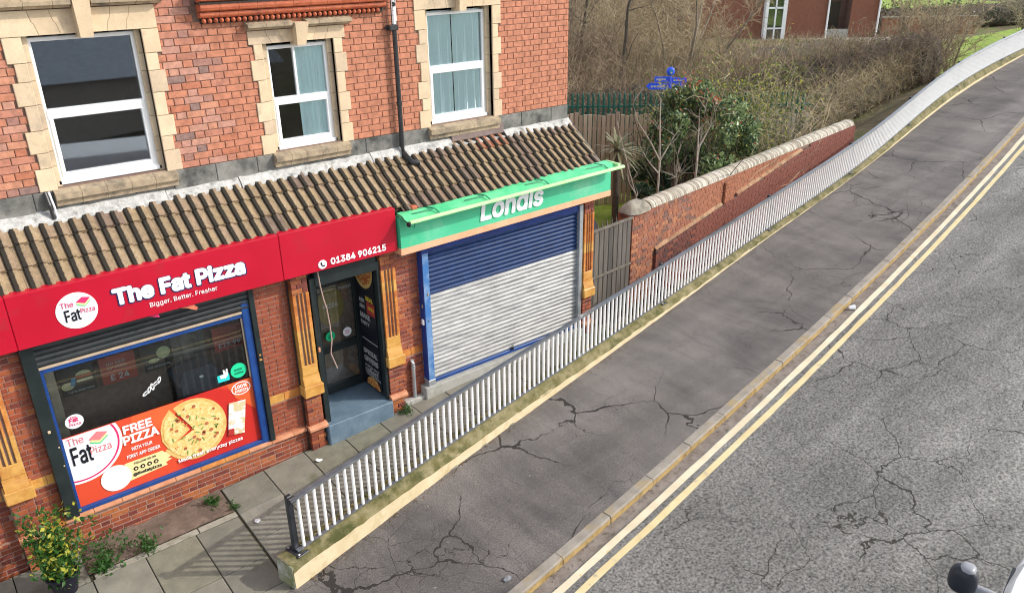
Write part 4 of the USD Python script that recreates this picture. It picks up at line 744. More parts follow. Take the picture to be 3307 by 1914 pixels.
# ------------------------------------------------------------------ the closed shop next door
C = thing('corner_shop', 'single storey end shop with a blue and white roller shutter pulled down', 'shop', (7.3, YS, .5))
part(C, 'wall', walls_round(5.357, 9.36, -.3, 3.62, [(5.80, 9.10, .3, 3.0)], YS + .010, YS + .22), MORTL)
part(C, 'wall', [box(9.10, 9.355, YS + .22, YW, -.3, 3.6), (np.array([(9.10, 9.5, 3.6), (9.355, 9.5, 3.6), (9.355, YW, 3.6), (9.10, YW, 3.6), (9.10, YW - .1, 4.1), (9.355, YW - .1, 4.1), (9.355, YW, 4.15), (9.10, YW, 4.15)]), BF)], MORT)
sb = []
for b in lay(YS + .03, YW, .2, 3.6, .0688, [], 'english'): v, f = fbox(b[0], b[1], b[2], b[3], 0, .03); sb.append((np.c_[9.374 - v[:, 1], v[:, 0], v[:, 2]], f))
part(C, 'brick', sb, SH[0][0], kind='stuff')
for b in lay(5.362, 5.80, .30, 3.08, .0688, [(5.3, 5.9, 1.213, 1.345)], 'english', J=.010, st=.208, hd=.10): part(C, 'brick', jit(b, YS, YS + .03, .004), pick(SH))
for a, b in ((5.362, 5.58), (5.586, 5.80)): part(C, 'buff_block', fbox(a, b, 1.217, 1.341, YS - .002, YS + .03), ORANGE)
pilaster(C, 9.125, 9.345, .3)
part(C, 'shutter_guide', rbox(5.80, 5.92, 9.425, 9.60, .735, 2.96, .008), BLUD); part(C, 'guide_face', box(5.808, 5.912, 9.421, 9.424, .74, 2.86), BLUW); part(C, 'guide_foot', rbox(5.795, 5.925, 9.42, 9.60, .45, .735, .006), GALV); part(C, 'shutter_guide', rbox(9.005, 9.085, 9.43, 9.60, .45, 2.96, .006), GALV, 'bare steel guide at the right')
part(C, 'lock_box', [rbox(5.77, 5.80, 9.44, 9.50, 1.70, 1.80, .012)], PVC); part(C, 'bolt', [rbox(5.86, 5.885, 9.41, 9.423, 2.18, 2.23, .004), rbox(5.85, 5.87, 9.412, 9.423, 1.76, 1.78, .003), rbox(5.79, 5.80, 9.46, 9.49, 1.98, 2.04, .003)], STONED)
n_sl = 30; z0 = .70; ph = (2.86 - z0) / n_sl
for k in range(n_sl):
    z = z0 + k * ph; pr = [(9.525, z), (9.503, z + .006), (9.49, z + ph * .42), (9.498, z + ph * .74), (9.525, z + ph * .93), (9.53, z + ph)]
    part(C, 'shutter_slat', sweep([np.array([(5.915, y, q), (9.01, y, q)]) for y, q in pr], False), SLATB if k >= 20 else SLATW, smooth=60)
part(C, 'bottom_bar', [rbox(5.915, 9.01, 9.475, 9.55, .635, .70, .008)], BLU); part(C, 'shutter_hood', [box(5.92, 9.005, 9.46, 9.6, 2.85, 3.05)], BLUD); part(C, 'padlock', [rbox(7.50, 7.545, 9.45, 9.478, .69, .76, .008), tube([(7.51, 9.465, .75), (7.51, 9.465, .79), (7.535, 9.465, .79), (7.535, 9.465, .75)], .006, 6)], BLK)
part(C, 'shutter_sill', [rbox(5.72, 9.12, 9.39, 9.75, .2, .632, .012)], CONC); part(C, 'concrete_patch', [rbox(5.36, 5.74, 9.44, 9.56, .2, .50, .02)], CONC)
part(C, 'waste_pipe', tube([(5.575, 9.60, 1.13), (5.575, 9.52, 1.13), (5.575, 9.505, 1.10), (5.575, 9.505, .42)], .030, 10), GALV, smooth=40); part(C, 'pipe_collar', tube([(5.575, 9.505, 1.0), (5.575, 9.505, 1.06)], .037, 10), GALV, smooth=40)
roof(C, 5.50, 9.41, 9.34, 3.58, 4, .268, (TILES, TILED, 2.6), (7.1, 7.75))
fillet(C, 5.51, 6.92, FLASH, .11, .12); fillet(C, 6.93, 7.95, FLASH, .02, .11); fillet(C, 7.96, 9.40, FLASH, .09, .12); part(C, 'lead_flashing', [rbox(6.93, 7.95, YW - .05, YW - .01, 4.23, 4.38, .01)], mat('brown_flashing', (.17, .125, .115), (.24, .18, .165), 6, .7, .003))
part(C, 'verge_board', [(np.array([onroof(np.array(a), np.array(s), np.array(h), 9.34, 3.58) for h in (-.09, .02) for (a, s) in ((9.405, -.02), (9.435, -.02), (9.435, 1.06), (9.405, 1.06))]), BF)], GREYST)
part(C, 'gutter_outlet', rbox(5.62, 5.72, 9.30, 9.40, 3.60, 3.66, .015), TERRA)

# green fascia sign, slightly out of level
def tz(x, z): return z + (x - 5.37) * .0165
L = thing('fascia_sign', 'green fascia sign with slanted white lettering above the roller shutter', 'sign', (7.45, 9.25, 3.0))
def slant(x0, x1, y0, y1, z0, z1): return np.array([(x0, y0, tz(x0, z0)), (x1, y0, tz(x1, z0)), (x1, y1, tz(x1, z0)), (x0, y1, tz(x0, z0)), (x0, y0, tz(x0, z1)), (x1, y0, tz(x1, z1)), (x1, y1, tz(x1, z1)), (x0, y1, tz(x0, z1))]), BF
part(L, 'sign_panel', slant(5.372, 9.53, 9.25, 9.44, 3.098, 3.545), GRNS); part(L, 'sign_trim', slant(5.365, 9.535, 9.244, 9.45, 3.0, 3.097), SALM)
v, f = text('Londis', 6.765, 0, 1.235, 9.246, 2, .004, height=.285); v[:, 0] += (v[:, 2]) * .14; v[:, 2] += tz(v[:, 0], 3.195) ; part(L, 'letter_shade', [(v + [-.014, .0025, -.008], f)], mat('green_letter_edge', (.02, .28, .14), rough=.5)); part(L, 'lettering', (v, f), WHT)
A = thing('awning', 'folded green awning with a lime front bar above the green sign', 'awning', (7.45, 9.2, 3.5))
nA = 80; x = np.linspace(5.40, 9.50, nA)
R = [np.c_[x, 9.36 + 0 * x, tz(x, 3.60 + .0 * x)], np.c_[x, 9.28 + 0 * x, tz(x, 3.592) + .010 * np.sin(x * 7)], np.c_[x, 9.20 + 0 * x, tz(x, 3.575) - .016 * np.sin(x * 3.1 + 1)], np.c_[x, 9.12 + 0 * x, tz(x, 3.535) + .014 * np.sin(x * 4.3)], np.c_[x, 9.075 + 0 * x, tz(x, 3.53)], np.c_[x, 9.09 + 0 * x, tz(x, 3.518)], np.c_[x, 9.245 + 0 * x, tz(x, 3.54)], np.c_[x, 9.36 + 0 * x, tz(x, 3.56)]]
part(A, 'folded_cover', fix(sweep(R)), GRND, smooth=40)
x2 = np.linspace(5.42, 9.62, 12); bar = [np.c_[x2, 9.02 + 0 * x2, tz(x2, 3.512)], np.c_[x2, 9.015 + 0 * x2, tz(x2, 3.535)], np.c_[x2, 9.035 + 0 * x2, tz(x2, 3.552)], np.c_[x2, 9.07 + 0 * x2, tz(x2, 3.552)], np.c_[x2, 9.085 + 0 * x2, tz(x2, 3.53)], np.c_[x2, 9.075 + 0 * x2, tz(x2, 3.512)]]
part(A, 'front_bar', fix(sweep(bar)), LIME, smooth=40)
DG = mat('dark_green_bracket', (.01, .16, .085), (.02, .22, .12), 6, .4)
for xa in (5.85, 6.75, 7.9, 9.2): part(A, 'folding_arm', [tube([(xa, 9.33, tz(xa, 3.60)), (xa + .06, 9.16, tz(xa, 3.60)), (xa + .10, 9.075, tz(xa, 3.535))], .009, 6), tube([(xa - .30, 9.2, tz(xa, 3.585)), (xa + .06, 9.16, tz(xa, 3.602))], .008, 6)], DG)
part(A, 'end_cap', rbox(5.385, 5.42, 9.02, 9.09, 3.47, 3.535, .01), BLK); part(A, 'end_bracket', [tube([(5.43, 9.05, 3.48), (5.50, 9.07, 3.43), (5.58, 9.2, 3.44), (5.62, 9.08, 3.50)], .007, 5)], DG); part(A, 'end_cap', rbox(9.50, 9.56, 9.06, 9.38, 3.585, 3.66, .01), LIME)

# ------------------------------------------------------------------ low wall and railing between footway and lower pavement
t = thing('low_wall', 'low cream rendered wall with mossy top that carries the white railing', 'wall', (2.5, 7.2, .2))
w = np.concatenate([np.linspace(2.40, 16, 120), np.linspace(16.2, 38.5, 70)])
def wob(s, a=.012): return (meshkit.noise(np.c_[w * 3, 0 * w + s, 0 * w], 5) - .5) * a
FT = az(w) + (rz(w) - .05 - az(w)) * np.interp(w, [2.4, 5, 9, 14, 38], [.80, .66, .50, .42, .40])
prof = [(.152, az(w) - .12), (.150 + wob(1), az(w) + .0), (.146 + wob(2), FT + wob(3)), (.122, FT + .022 + wob(4)), (.035, rz(w) - .036 + wob(7)), (-.150 + wob(5), rz(w) - .048 + wob(6)), (-.165, np.minimum(lowz(w, ry(w)), rz(w) - .3) - .25)]
def orow(o, z):
    X, Y = off(w, o); return np.c_[X, Y, z]
part(t, 'wall_body', fix(sweep([orow(o, z) for o, z in prof])), RENDER)
mo = .010 * meshkit.noise(np.c_[w * 9, 0 * w, 0 * w], 9)
V, F = sweep([orow(.1465 + mo, FT + .006 - .022 * meshkit.noise(np.c_[w * 7, 0 * w + 3, 0 * w], 4) ** 2), orow(.126 + mo, FT + .030 + wob(8)), orow(.036, rz(w) - .026 + wob(9)), orow(-.05, rz(w) - .030 + wob(9)), orow(-.155, rz(w) - .038)], False); part(t, 'mossy_top', (V, F), MOSSC, smooth=True)
ea = math.atan(float(SY(2.5, 1))); ex, ey = off(np.array([2.40]), 0.); eo = (float(ex[0]), float(ey[0]), 0)
part(t, 'end_face', place(fix((np.array([(-.012, -.148, .10), (-.012, .165, .10), (.012, .165, .10), (.012, -.148, .10), (-.012, -.135, float(rz(2.4)) - .055), (-.012, .148, float(rz(2.4)) - .052), (.012, .148, float(rz(2.4)) - .052), (.012, -.135, float(rz(2.4)) - .055)]), BF)), eo, ea), MOSSG)
T = thing('railing', 'long white picket railing with dark handrail climbing beside the footway', 'railing', (2.6, 7.2, .55))
PH = .693; XR = np.linspace(2.64, 37.2, 6000); YR = ry(XR); ZR = rz(XR); arc = np.concatenate([[0], np.cumsum(np.sqrt(np.diff(XR) ** 2 + np.diff(YR) ** 2))])
wr = np.concatenate([np.linspace(2.575, 16, 70), np.linspace(16.3, 37.3, 60)])
def rrow(o, dz, w=wr):
    X, Y = off(w, o); return np.c_[X, Y, rz(w) + dz]
part(T, 'handrail', fix(sweep([rrow(.036, PH - .004), rrow(.040, PH + .006), rrow(.034, PH + .026), rrow(-.030, PH + .026), rrow(-.036, PH + .006), rrow(-.032, PH - .004)])), RAILB, smooth=35)
part(T, 'bottom_rail', fix(sweep([rrow(.026, -.012), rrow(.026, .003), rrow(-.026, .003), rrow(-.026, -.012)])), RAILB)
s = .035; k = 0
while s < arc[-1] and k < 300:
    x = float(np.interp(s, arc, XR)); y = float(ry(x)); z = float(rz(x)); r = .0205
    part(T, 'picket', tube([(x, y, z - .002), (x, y, z + PH)], r, 8 if x < 9 else 6, False), PICK, smooth=True); s += .1155; k += 1
for x in (2.60, 10.6, 14.9, 19.2, 23.5, 27.8, 32.0):
    X, Y = off(np.array([x]), -.062); a = math.atan(float((ry(x + .1) - ry(x - .1)) / .2)); o = (float(X[0]), float(Y[0]), float(rz(x)))
    pst = part(T, 'post', place(rbox(-.035, .035, -.03, .03, -.03, PH + .045, .006), o, a), RAILK); part(pst, 'bracket', place(rbox(-.035, .06, -.062, -.03, PH - .05, PH + .028, .005), o, a), RAILK)
    part(pst, 'base_plate', place(rbox(-.08, .08, -.15, .10, -.045, -.028, .004), o, a), RAILK)
    for q in (-.12, .075): part(pst, 'bolt', place(rbox(-.06, -.035, q - .012, q + .012, -.028, -.012, .004), o, a), GALV)

# ------------------------------------------------------------------ brick garden wall with a coping of bricks on edge
WA = math.atan(.15); WO = (10.68, 9.75, 0.0); WL = 10.6
T = thing('garden_wall', 'red brick garden wall with pale brick on edge coping behind the railing', 'wall', WO)
ZT = 2.335
def stepz(u): return 1.565 + .125 * (u - 1.55)
part(T, 'wall_core', place(cat([box(.01, WL, .010, .35, -.4, ZT), box(.012, .36, .01, .35, -.4, ZT)]), WO, WA), MORT)
V, F = prism(Polygon([(.82, -.3), (WL, -.3), (WL, stepz(WL) - .05), (.82, stepz(.82) - .05)]).intersection(sbox(0, -1, WL, ZT - .03)), -.042, .02); part(T, 'wall_core', place((V, F), WO, WA), mat('sooty_mortar', (.09, .055, .045), (.14, .09, .07), 9, .95))
bl = lay(0, WL, -.05, ZT, .0765, [], 'flemish', J=.009, st=.222, hd=.108); keep = []
for cu in (.80, 3.44, 3.86): bl = [q for b in bl for q in (((b[0], cu - .002, b[2], b[3]), (cu + .002, b[1], b[2], b[3])) if b[0] + .006 < cu < b[1] - .006 else (b,))]
for b in bl:
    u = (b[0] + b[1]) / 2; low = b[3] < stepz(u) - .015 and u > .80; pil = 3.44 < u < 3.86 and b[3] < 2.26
    if low and b[2] < .2: continue
    if b[3] >= stepz(u) - .015 and b[2] < stepz(u) - .02 and u > .80 and not pil: continue
    yf = -.055 if (low or pil) else 0; keep.append((b, yf, low))
keep.sort(key=lambda q: (q[0][2] < .75, abs(q[0][0])))
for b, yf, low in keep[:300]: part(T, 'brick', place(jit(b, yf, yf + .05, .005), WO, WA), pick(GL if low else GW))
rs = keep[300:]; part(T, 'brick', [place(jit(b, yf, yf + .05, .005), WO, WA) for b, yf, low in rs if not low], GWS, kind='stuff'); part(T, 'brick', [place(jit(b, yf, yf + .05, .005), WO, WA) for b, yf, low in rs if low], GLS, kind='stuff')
for i, b in enumerate(lay(.004, .35, -.05, ZT, .0765, [], 'flemish', J=.009, st=.222, hd=.108)):  # the end that faces the gate
    v, f = fbox(b[0], b[1], b[2], b[3], 0, .04); part(T, 'end_brick', place((np.c_[v[:, 1], .35 - v[:, 0], v[:, 2]], f), WO, WA), pick(GL if b[2] < 1.9 else GW))
WTH = [mat(f'weathering_brick_{i}', tuple(q * .75 for q in c), c, 8, .9, .005, 50, .2, third=((.12, .075, .05), 6, .5, .7)) for i, c in enumerate([(.42, .24, .13), (.36, .20, .115), (.47, .29, .17)])]
u = .80
while u < 7.2:
    e = u + .215
    if not 3.36 < (u + e) / 2 < 3.94:
        v = np.array([(u + .003, -.058, stepz(u) - .028), (e - .003, -.058, stepz(e) - .028), (e - .003, .02, stepz(e) - .02), (u + .003, .02, stepz(u) - .02), (u + .003, -.056, stepz(u) - .012), (e - .003, -.056, stepz(e) - .012), (e - .003, .02, stepz(e) + .03), (u + .003, .02, stepz(u) + .03)]); part(T, 'weathering_brick', place((v, BF), WO, WA), rng.choice(WTH))
    u = e
COPE = [mat(f'coping_brick_{i}', tuple(x * .8 for x in c), c, 9 + i, .9, .006, 50, .2, third=((.25, .23, .19), 5, .56, .75)) for i, c in enumerate([(.52, .475, .40), (.42, .38, .31), (.60, .555, .48), (.36, .315, .25)])]
u = .62
while u < WL - .05:
    h = rng.uniform(-.006, .006); a = np.linspace(0, math.pi, 8); rr = .178; pf = [(.175 - (rr + h) * math.cos(q), ZT + .02 + (.115 + h) * math.sin(q)) for q in a]; pf = [(-.012, ZT + .002)] + pf + [(.362, ZT + .002)]
    V, F = sweep([np.array([(u + .003, y, z), (u + .068, y, z)]) for y, z in pf]); part(T, 'coping_brick', place(fix((V, F)), WO, WA), rng.choice(COPE)); u += .0735
m = trimesh.creation.icosphere(3, 1.0); v = np.asarray(m.vertices); n = meshkit.fbm(v * 2.2 + 7, 4, 2); sgn = np.sign(v) * np.abs(v) ** .62
v = np.c_[.31 + sgn[:, 0] * .36 * (1 - .25 * np.clip(v[:, 2], 0, 1)), .175 + sgn[:, 1] * .225 * (1 - .35 * np.clip(v[:, 2], 0, 1)), ZT + .01 + np.where(v[:, 2] > 0, v[:, 2] * .19, v[:, 2] * .02)] + (n[:, None] - .5) * .03
part(T, 'end_stone', place((v, np.asarray(m.faces)), WO, WA), mat('weathered_cap_stone', (.15, .135, .11), (.36, .33, .27), 4.5, .95, .012, 25, .2), smooth=True)

# gate between the end shop and the garden wall
GA = math.atan2(.12, 1.22); GO = (9.44, 9.63, .35)
T = thing('gate', 'dark weathered vertical board gate between the end shop and garden wall', 'gate', GO)
for k in range(9):
    a = .02 + k * .134; part(T, 'board', place(rbox(a + .006, a + .126, rng.uniform(0, .006), .03, .05, 1.98, .006), GO, GA), rng.choice(GATEW))
for z in (1.02, 1.93): part(T, 'rail', place(rbox(0, 1.23, -.022, .002, z, z + .05, .006), GO, GA), GATEW[2])
for k in range(6): part(T, 'finial', place(fix(sweep([np.array([(x, y, 1.96), (.10 + k * .134, .015, 2.12)]) for x, y in ((.085 + k * .134, .0), (.115 + k * .134, .0), (.115 + k * .134, .03), (.085 + k * .134, .03))])), GO, GA), GATEW[0])

# ------------------------------------------------------------------ plants: generators
def behind(c):
    """keeps foliage on its own side of the garden wall and railing"""
    lim_ = np.where((c[:, 0] > 10) & (c[:, 0] < 21.4), 9.75 + .15 * (c[:, 0] - 10.68) + .42, ry(c[:, 0]) + .35)
    return c[(c[:, 1] > lim_) | ((c[:, 0] < 12) & (c[:, 1] < 9.6))]
def rot_rand(n, r=nrng):
    q = r.normal(size=(n, 4)); q /= np.linalg.norm(q, axis=1, keepdims=True); w_, x_, y_, z_ = q.T
    return np.stack([np.stack([1 - 2 * (y_**2 + z_**2), 2 * (x_ * y_ - z_ * w_), 2 * (x_ * z_ + y_ * w_)], -1), np.stack([2 * (x_ * y_ + z_ * w_), 1 - 2 * (x_**2 + z_**2), 2 * (y_ * z_ - x_ * w_)], -1), np.stack([2 * (x_ * z_ - y_ * w_), 2 * (y_ * z_ + x_ * w_), 1 - 2 * (x_**2 + y_**2)], -1)], 1)
def leaves(c, size, narrow=.45, droop=None):
    """one folded leaf of four triangles at each point"""
    n = len(c); base = np.array([(0, -.5, 0), (narrow * .5, 0, .06), (0, .5, 0), (-narrow * .5, 0, .06)]); s = size * nrng.uniform(.6, 1.3, (n, 1, 1)); Rm = rot_rand(n)
    v = (np.einsum('nij,kj->nki', Rm, base) * s + np.asarray(c)[:, None, :]).reshape(-1, 3); q = np.arange(n)[:, None] * 4; f = np.vstack([q + np.array([[0, 1, 2]]), q + np.array([[0, 2, 3]])]); return v, f
def twigs(starts, dirs, length, r0, bend=.35, seg=4, sides=3):
    """many thin bent stems as one mesh"""
    n = len(starts); L = np.broadcast_to(length, (n,)); p = [np.asarray(starts, float)]; d = dirs / np.linalg.norm(dirs, axis=1, keepdims=True)
    for k in range(seg):
        d = d + nrng.normal(0, bend, (n, 3)) * .5; d /= np.linalg.norm(d, axis=1, keepdims=True); p.append(p[-1] + d * (L / seg)[:, None])
    p = np.stack(p, 1); rad = np.linspace(1, .35, seg + 1); ang = np.arange(sides) * 2 * np.pi / sides; rr = np.broadcast_to(r0, (n,))
    e1 = np.cross(d, [0.3, 0.5, 0.8]); e1 /= np.linalg.norm(e1, axis=1, keepdims=True); e2 = np.cross(d, e1)
    v = p[:, :, None, :] + (rr[:, None, None, None] * rad[None, :, None, None]) * (np.cos(ang)[None, None, :, None] * e1[:, None, None, :] + np.sin(ang)[None, None, :, None] * e2[:, None, None, :])
    f = []
    for k in range(seg):
        for j in range(sides): a, b = k * sides + j, k * sides + (j + 1) % sides; f += [(a, b, b + sides), (a, b + sides, a + sides)]
    f = np.array(f); N = (seg + 1) * sides; F = (f[None] + (np.arange(n) * N)[:, None, None]).reshape(-1, 3)
    return (v.reshape(-1, 3), F), p
def bare_tree(name, label, base, h, spread, seed, mt, mtw, group=None, lean=(0, 0), trunk_r=.09, stems=1, cat_='tree', density=1.0, low=.25, tr=.011):
    r = np.random.default_rng(seed); T = thing(name, label, cat_, base, group); trunks, ends = [], []
    b = np.array(base, float)
    for s in range(stems):
        a = r.uniform(0, 6.28); d = np.array([lean[0] + (stems > 1) * .35 * math.cos(a), lean[1] + (stems > 1) * .35 * math.sin(a), 1.0]); p = [b + np.array([math.cos(a), math.sin(a), 0]) * .12 * (stems > 1) + [0, 0, -.1]]
        for k in range(7): d = d + r.normal(0, .10, 3); d[2] = max(d[2], .7); p.append(p[-1] + d / np.linalg.norm(d) * h / 7)
        p = np.array(p); trunks.append((p, trunk_r * np.linspace(1, .18, 8) * r.uniform(.7, 1.1)))
    lim = []
    for p, rad in trunks:
        for k in range(int(13 * density)):
            q = r.uniform(low, .97) * 7; i = int(q); o = p[i] + (p[min(i + 1, 7)] - p[i]) * (q - i); a = r.uniform(0, 6.28); l = spread * r.uniform(.5, 1.1) * (1.15 - .6 * q / 7)
            d = np.array([math.cos(a), math.sin(a), r.uniform(.15, 1.0)]); pts = [o]
            for j in range(4): d = d / np.linalg.norm(d) + r.normal(0, .18, 3) + [0, 0, .06]; pts.append(pts[-1] + d / np.linalg.norm(d) * l / 4)
            lim.append((np.array(pts), max(.012, trunk_r * .34 * (1 - q / 9)) * np.linspace(1, .3, 5)))
    part(T, 'trunk', cat([tube(p, q, 7) for p, q in trunks]), mt, smooth=True)
    part(T, 'limbs', cat([tube(p, q, 5, False) for p, q in lim]), mt, kind='stuff', smooth=True)
    st, dr = [], []
    for p, q in lim + trunks:
        for k in range(int(16 * density)):
            u = r.uniform(.25, 1) * (len(p) - 1); i = min(int(u), len(p) - 2); st.append(p[i] + (p[i + 1] - p[i]) * (u - i)); t_ = p[i + 1] - p[i]; dr.append(t_ / np.linalg.norm(t_) + r.normal(0, .75, 3) + [0, 0, .25])
    global nrng; keepr = nrng; nrng = r
    m1, pp1 = twigs(np.array(st), np.array(dr), r.uniform(.3, .9, len(st)) * spread * .42, tr, .5)
    k = r.integers(1, 5, len(pp1) * 3); idx = np.repeat(np.arange(len(pp1)), 3); m2, _ = twigs(pp1[idx, k], r.normal(0, 1, (len(idx), 3)) + [0, 0, .3], r.uniform(.15, .45, len(idx)) * spread * .35, tr * .7, .5, 3); nrng = keepr
    part(T, 'crown', cat([m1, m2]), mtw, kind='stuff'); return T
def shrub(name, label, base, rx, ry_, h, seed, nst, mtw, lf=(), group=None, cat_='shrub', r0=.012, spread=.55):
    global nrng; keepr = nrng; nrng = np.random.default_rng(seed); T = thing(name, label, cat_, base, group); b = np.array(base, float)
    a = nrng.uniform(0, 6.28, nst); q = np.sqrt(nrng.random(nst)); st = b + np.c_[np.cos(a) * q * rx * .55, np.sin(a) * q * ry_ * .55, 0 * a]; dr = np.c_[np.cos(a) * q * spread, np.sin(a) * q * spread, np.ones(nst)]
    m1, p1 = twigs(st, dr, nrng.uniform(.65, 1.05, nst) * h, r0, .32, 6); idx = np.repeat(np.arange(nst), 9); k = nrng.integers(1, 7, len(idx)); m2, p2 = twigs(p1[idx, k], nrng.normal(0, 1, (len(idx), 3)) + [0, 0, .5], nrng.uniform(.1, .32, len(idx)) * h, r0 * .6, .5, 3)
    part(T, 'stems', cat([m1, m2]), mtw, kind='stuff')
    for mt, n, sz, lo, hi in lf:
        src = p2.reshape(-1, 3); src = src[(src[:, 2] - b[2] > lo * h) & (src[:, 2] - b[2] < hi * h)]; c = src[nrng.integers(0, len(src), n)] + nrng.normal(0, .06 * h ** .5, (n, 3)); c = behind(c); part(T, 'leaves', leaves(c, sz), mt, kind='stuff')
    nrng = keepr; return T

# photinia behind the wall, saplings in front of it, yucca, shrub on the right
def blob_points(n, cx, cy, z0, z1, rx, ry_, seed):
    r = np.random.default_rng(seed); C = [];
    for k in range(46):
        th = r.uniform(0, 6.28); zz = r.uniform(.12, .97); q = math.sqrt(max(0, 1 - (zz * 1.5 - .62) ** 2)) * math.sqrt(r.uniform(.35, 1)); C.append((cx + rx * q * math.cos(th), cy + ry_ * q * math.sin(th), z0 + (z1 - z0) * zz, r.uniform(.22, .48)))
    C = np.array(C); i = r.integers(0, len(C), n); d = r.normal(size=(n, 3)); d /= np.linalg.norm(d, axis=1, keepdims=True); return C[i, :3] + d * (C[i, 3] * r.uniform(.55, 1.05, n))[:, None]
bp = blob_points(34000, 15.25, 11.85,   .25, 3.75, 1.75, 1.45, 11); bp = behind(bp); bz = bp[:, 2]
T = thing('photinia_bush', 'large glossy evergreen bush with red young leaves behind the brick wall', 'bush', (15.0, 12.0, .15))
m, p1 = twigs(np.tile([15.0, 12.0, .15], (60, 1)) + nrng.normal(0, .15, (60, 3)) * [1, 1, 0], np.c_[nrng.normal(0, .45, (60, 2)), np.ones(60)], nrng.uniform(2, 3.7, 60), .025, .25, 6, 4); part(T, 'stems', m, BARKD, kind='stuff')
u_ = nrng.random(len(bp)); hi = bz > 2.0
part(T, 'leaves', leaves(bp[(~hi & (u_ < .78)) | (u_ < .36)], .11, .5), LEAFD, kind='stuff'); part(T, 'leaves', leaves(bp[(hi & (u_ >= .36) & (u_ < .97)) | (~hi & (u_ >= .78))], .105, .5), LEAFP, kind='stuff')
tops_ = np.vstack([bp[hi & (u_ >= .97)]] + [np.array([x, y, z]) + nrng.normal(0, .12, (15, 3)) for x, y, z in ((15.2, 12.4, 4.1), (15.25, 12.3, 3.85), (15.35, 11.9, 3.72), (15.5, 11.7, 3.6), (14.7, 12.2, 3.3), (15.1, 11.5, 3.3))]); part(T, 'red_shoots', leaves(tops_, .09, .45), LEAFR, kind='stuff')
part(T, 'leaves', leaves(np.vstack([np.array([15.2, 12.4, 3.75]) + nrng.normal(0, .2, (140, 3)) * [1, 1, 1.4]]), .085, .45), LEAFL, kind='stuff')
def sapling(label, segs, r, grp=None):
    T = thing('sapling', label, 'sapling', segs[0][0], 'bare saplings behind the brick wall'); part(T, 'trunk', tube(segs[0], np.linspace(r, r * .35, len(segs[0])), 7), BARKP, smooth=True)
    for s in segs[1:]: part(T, 'branch', tube(s, np.linspace(r * .6, r * .18, len(s)), 6), BARKP, smooth=True)
    a = np.vstack([np.array(s[1:]) for s in segs]); idx = nrng.integers(0, len(a), 26); m, _ = twigs(a[idx], nrng.normal(0, .6, (26, 3)) + [0, 0, .9], nrng.uniform(.2, .5, 26), .007, .3); part(T, 'twigs', m, BARKP, kind='stuff')
sapling('pale bare sapling forking into three, left of the photinia bush', [[(12.2, 10.52, .1), (12.25, 10.55, 1.6), (12.36, 10.63, 2.94), (12.5, 10.8, 3.5), (12.7, 11.0, 4.1)], [(12.36, 10.63, 2.94), (12.25, 10.8, 3.3), (12.1, 11.05, 3.7), (12.05, 11.15, 4.05)], [(12.36, 10.63, 2.94), (12.55, 10.6, 3.2), (12.75, 10.62, 3.4)], [(12.3, 10.6, 2.7), (12.15, 10.7, 2.9), (12.05, 10.75, 3.05)]], .032)
sapling('pale bare sapling standing straight in front of the photinia bush', [[(13.5, 10.62, .1), (13.52, 10.63, 1.8), (13.6, 10.66, 2.7), (13.85, 10.8, 3.2), (14.05, 10.9, 3.75)], [(13.6, 10.66, 2.7), (13.75, 10.8, 3.3), (13.8, 10.85, 3.6)], [(13.75, 10.75, 3.0), (14.0, 10.7, 3.4), (14.1, 10.7, 3.7)]], .038)
sapling('thin pinkish bare stem leaning left behind the end of the brick wall', [[(11.75, 10.5, .1), (11.72, 10.5, 1.6), (11.68, 10.6, 2.3), (11.8, 11.0, 2.9), (11.98, 11.46, 3.5)], [(11.68, 10.6, 2.35), (11.6, 10.75, 2.6)]], .022)
sapling('thin bare stem in the gap between the two pale saplings', [[(12.85, 10.6, .1), (12.86, 10.6, 1.8), (12.9, 10.62, 2.5), (12.92, 10.64, 2.95)], [(12.88, 10.6, 2.3), (12.97, 10.6, 2.6)]], .016)
T = thing('yucca_plant', 'spiky strap leaved plant by the fence left of the photinia bush', 'plant', (13.1, 12.5, .12)); part(T, 'trunk', tube([(13.1, 12.5, .1), (13.08, 12.52, 1.4), (13.05, 12.5, 2.75)], [.09, .08, .07], 8), BARKD, smooth=True)
bl = []
for k in range(58):
    a = rng.uniform(0, 6.28); e = rng.uniform(-.5, 1.3); L0 = rng.uniform(.5, .85); d = np.array([math.cos(a) * math.cos(e), math.sin(a) * math.cos(e), math.sin(e)]); sd_ = np.array([-math.sin(a), math.cos(a), 0]) * .022; o = np.array([13.05, 12.5, 2.72]); p = [o + d * L0 * q + np.array([0, 0, -.35 * q * q * L0]) for q in (0, .4, .75, 1)]
    v = np.array([p[0] - sd_, p[0] + sd_, p[1] - sd_ * 1.2, p[1] + sd_ * 1.2, p[2] - sd_ * .8, p[2] + sd_ * .8, p[3]]); bl.append((v, np.array([(0, 1, 3), (0, 3, 2), (2, 3, 5), (2, 5, 4), (4, 5, 6)])))
for m in bl: part(T, 'leaf', m, mat('strap_leaf', (.12, .14, .075), (.30, .29, .17), 8, .5) if m is bl[0] else lk('strap_leaf'))
shrub('olive_shrub', 'tall twiggy shrub with yellowish leaves at the right end of the wooden fence', (17.7, 12.6, .15), 1.7, 1.2, 4.2, 21, 95, TWIG[2], [(LEAFL, 9000, .09, .15, 1.15), (LEAFY, 1500, .075, .4, 1.15), (LEAFD, 2600, .10, .0, .7)])
shrub('bramble', 'low bare dark bramble behind the coping of the brick wall', (18.9, 12.6, .12), 1.2, .9, 2.0, 22, 60, TWIG[1], [(LEAFD, 350, .08, .1, .9)])
T = thing('garden_chair', 'dark tilted garden chair lying on the lawn behind the wall', 'chair', (12.05, 11.25, .2)); o = (12.05, 11.25, .22)
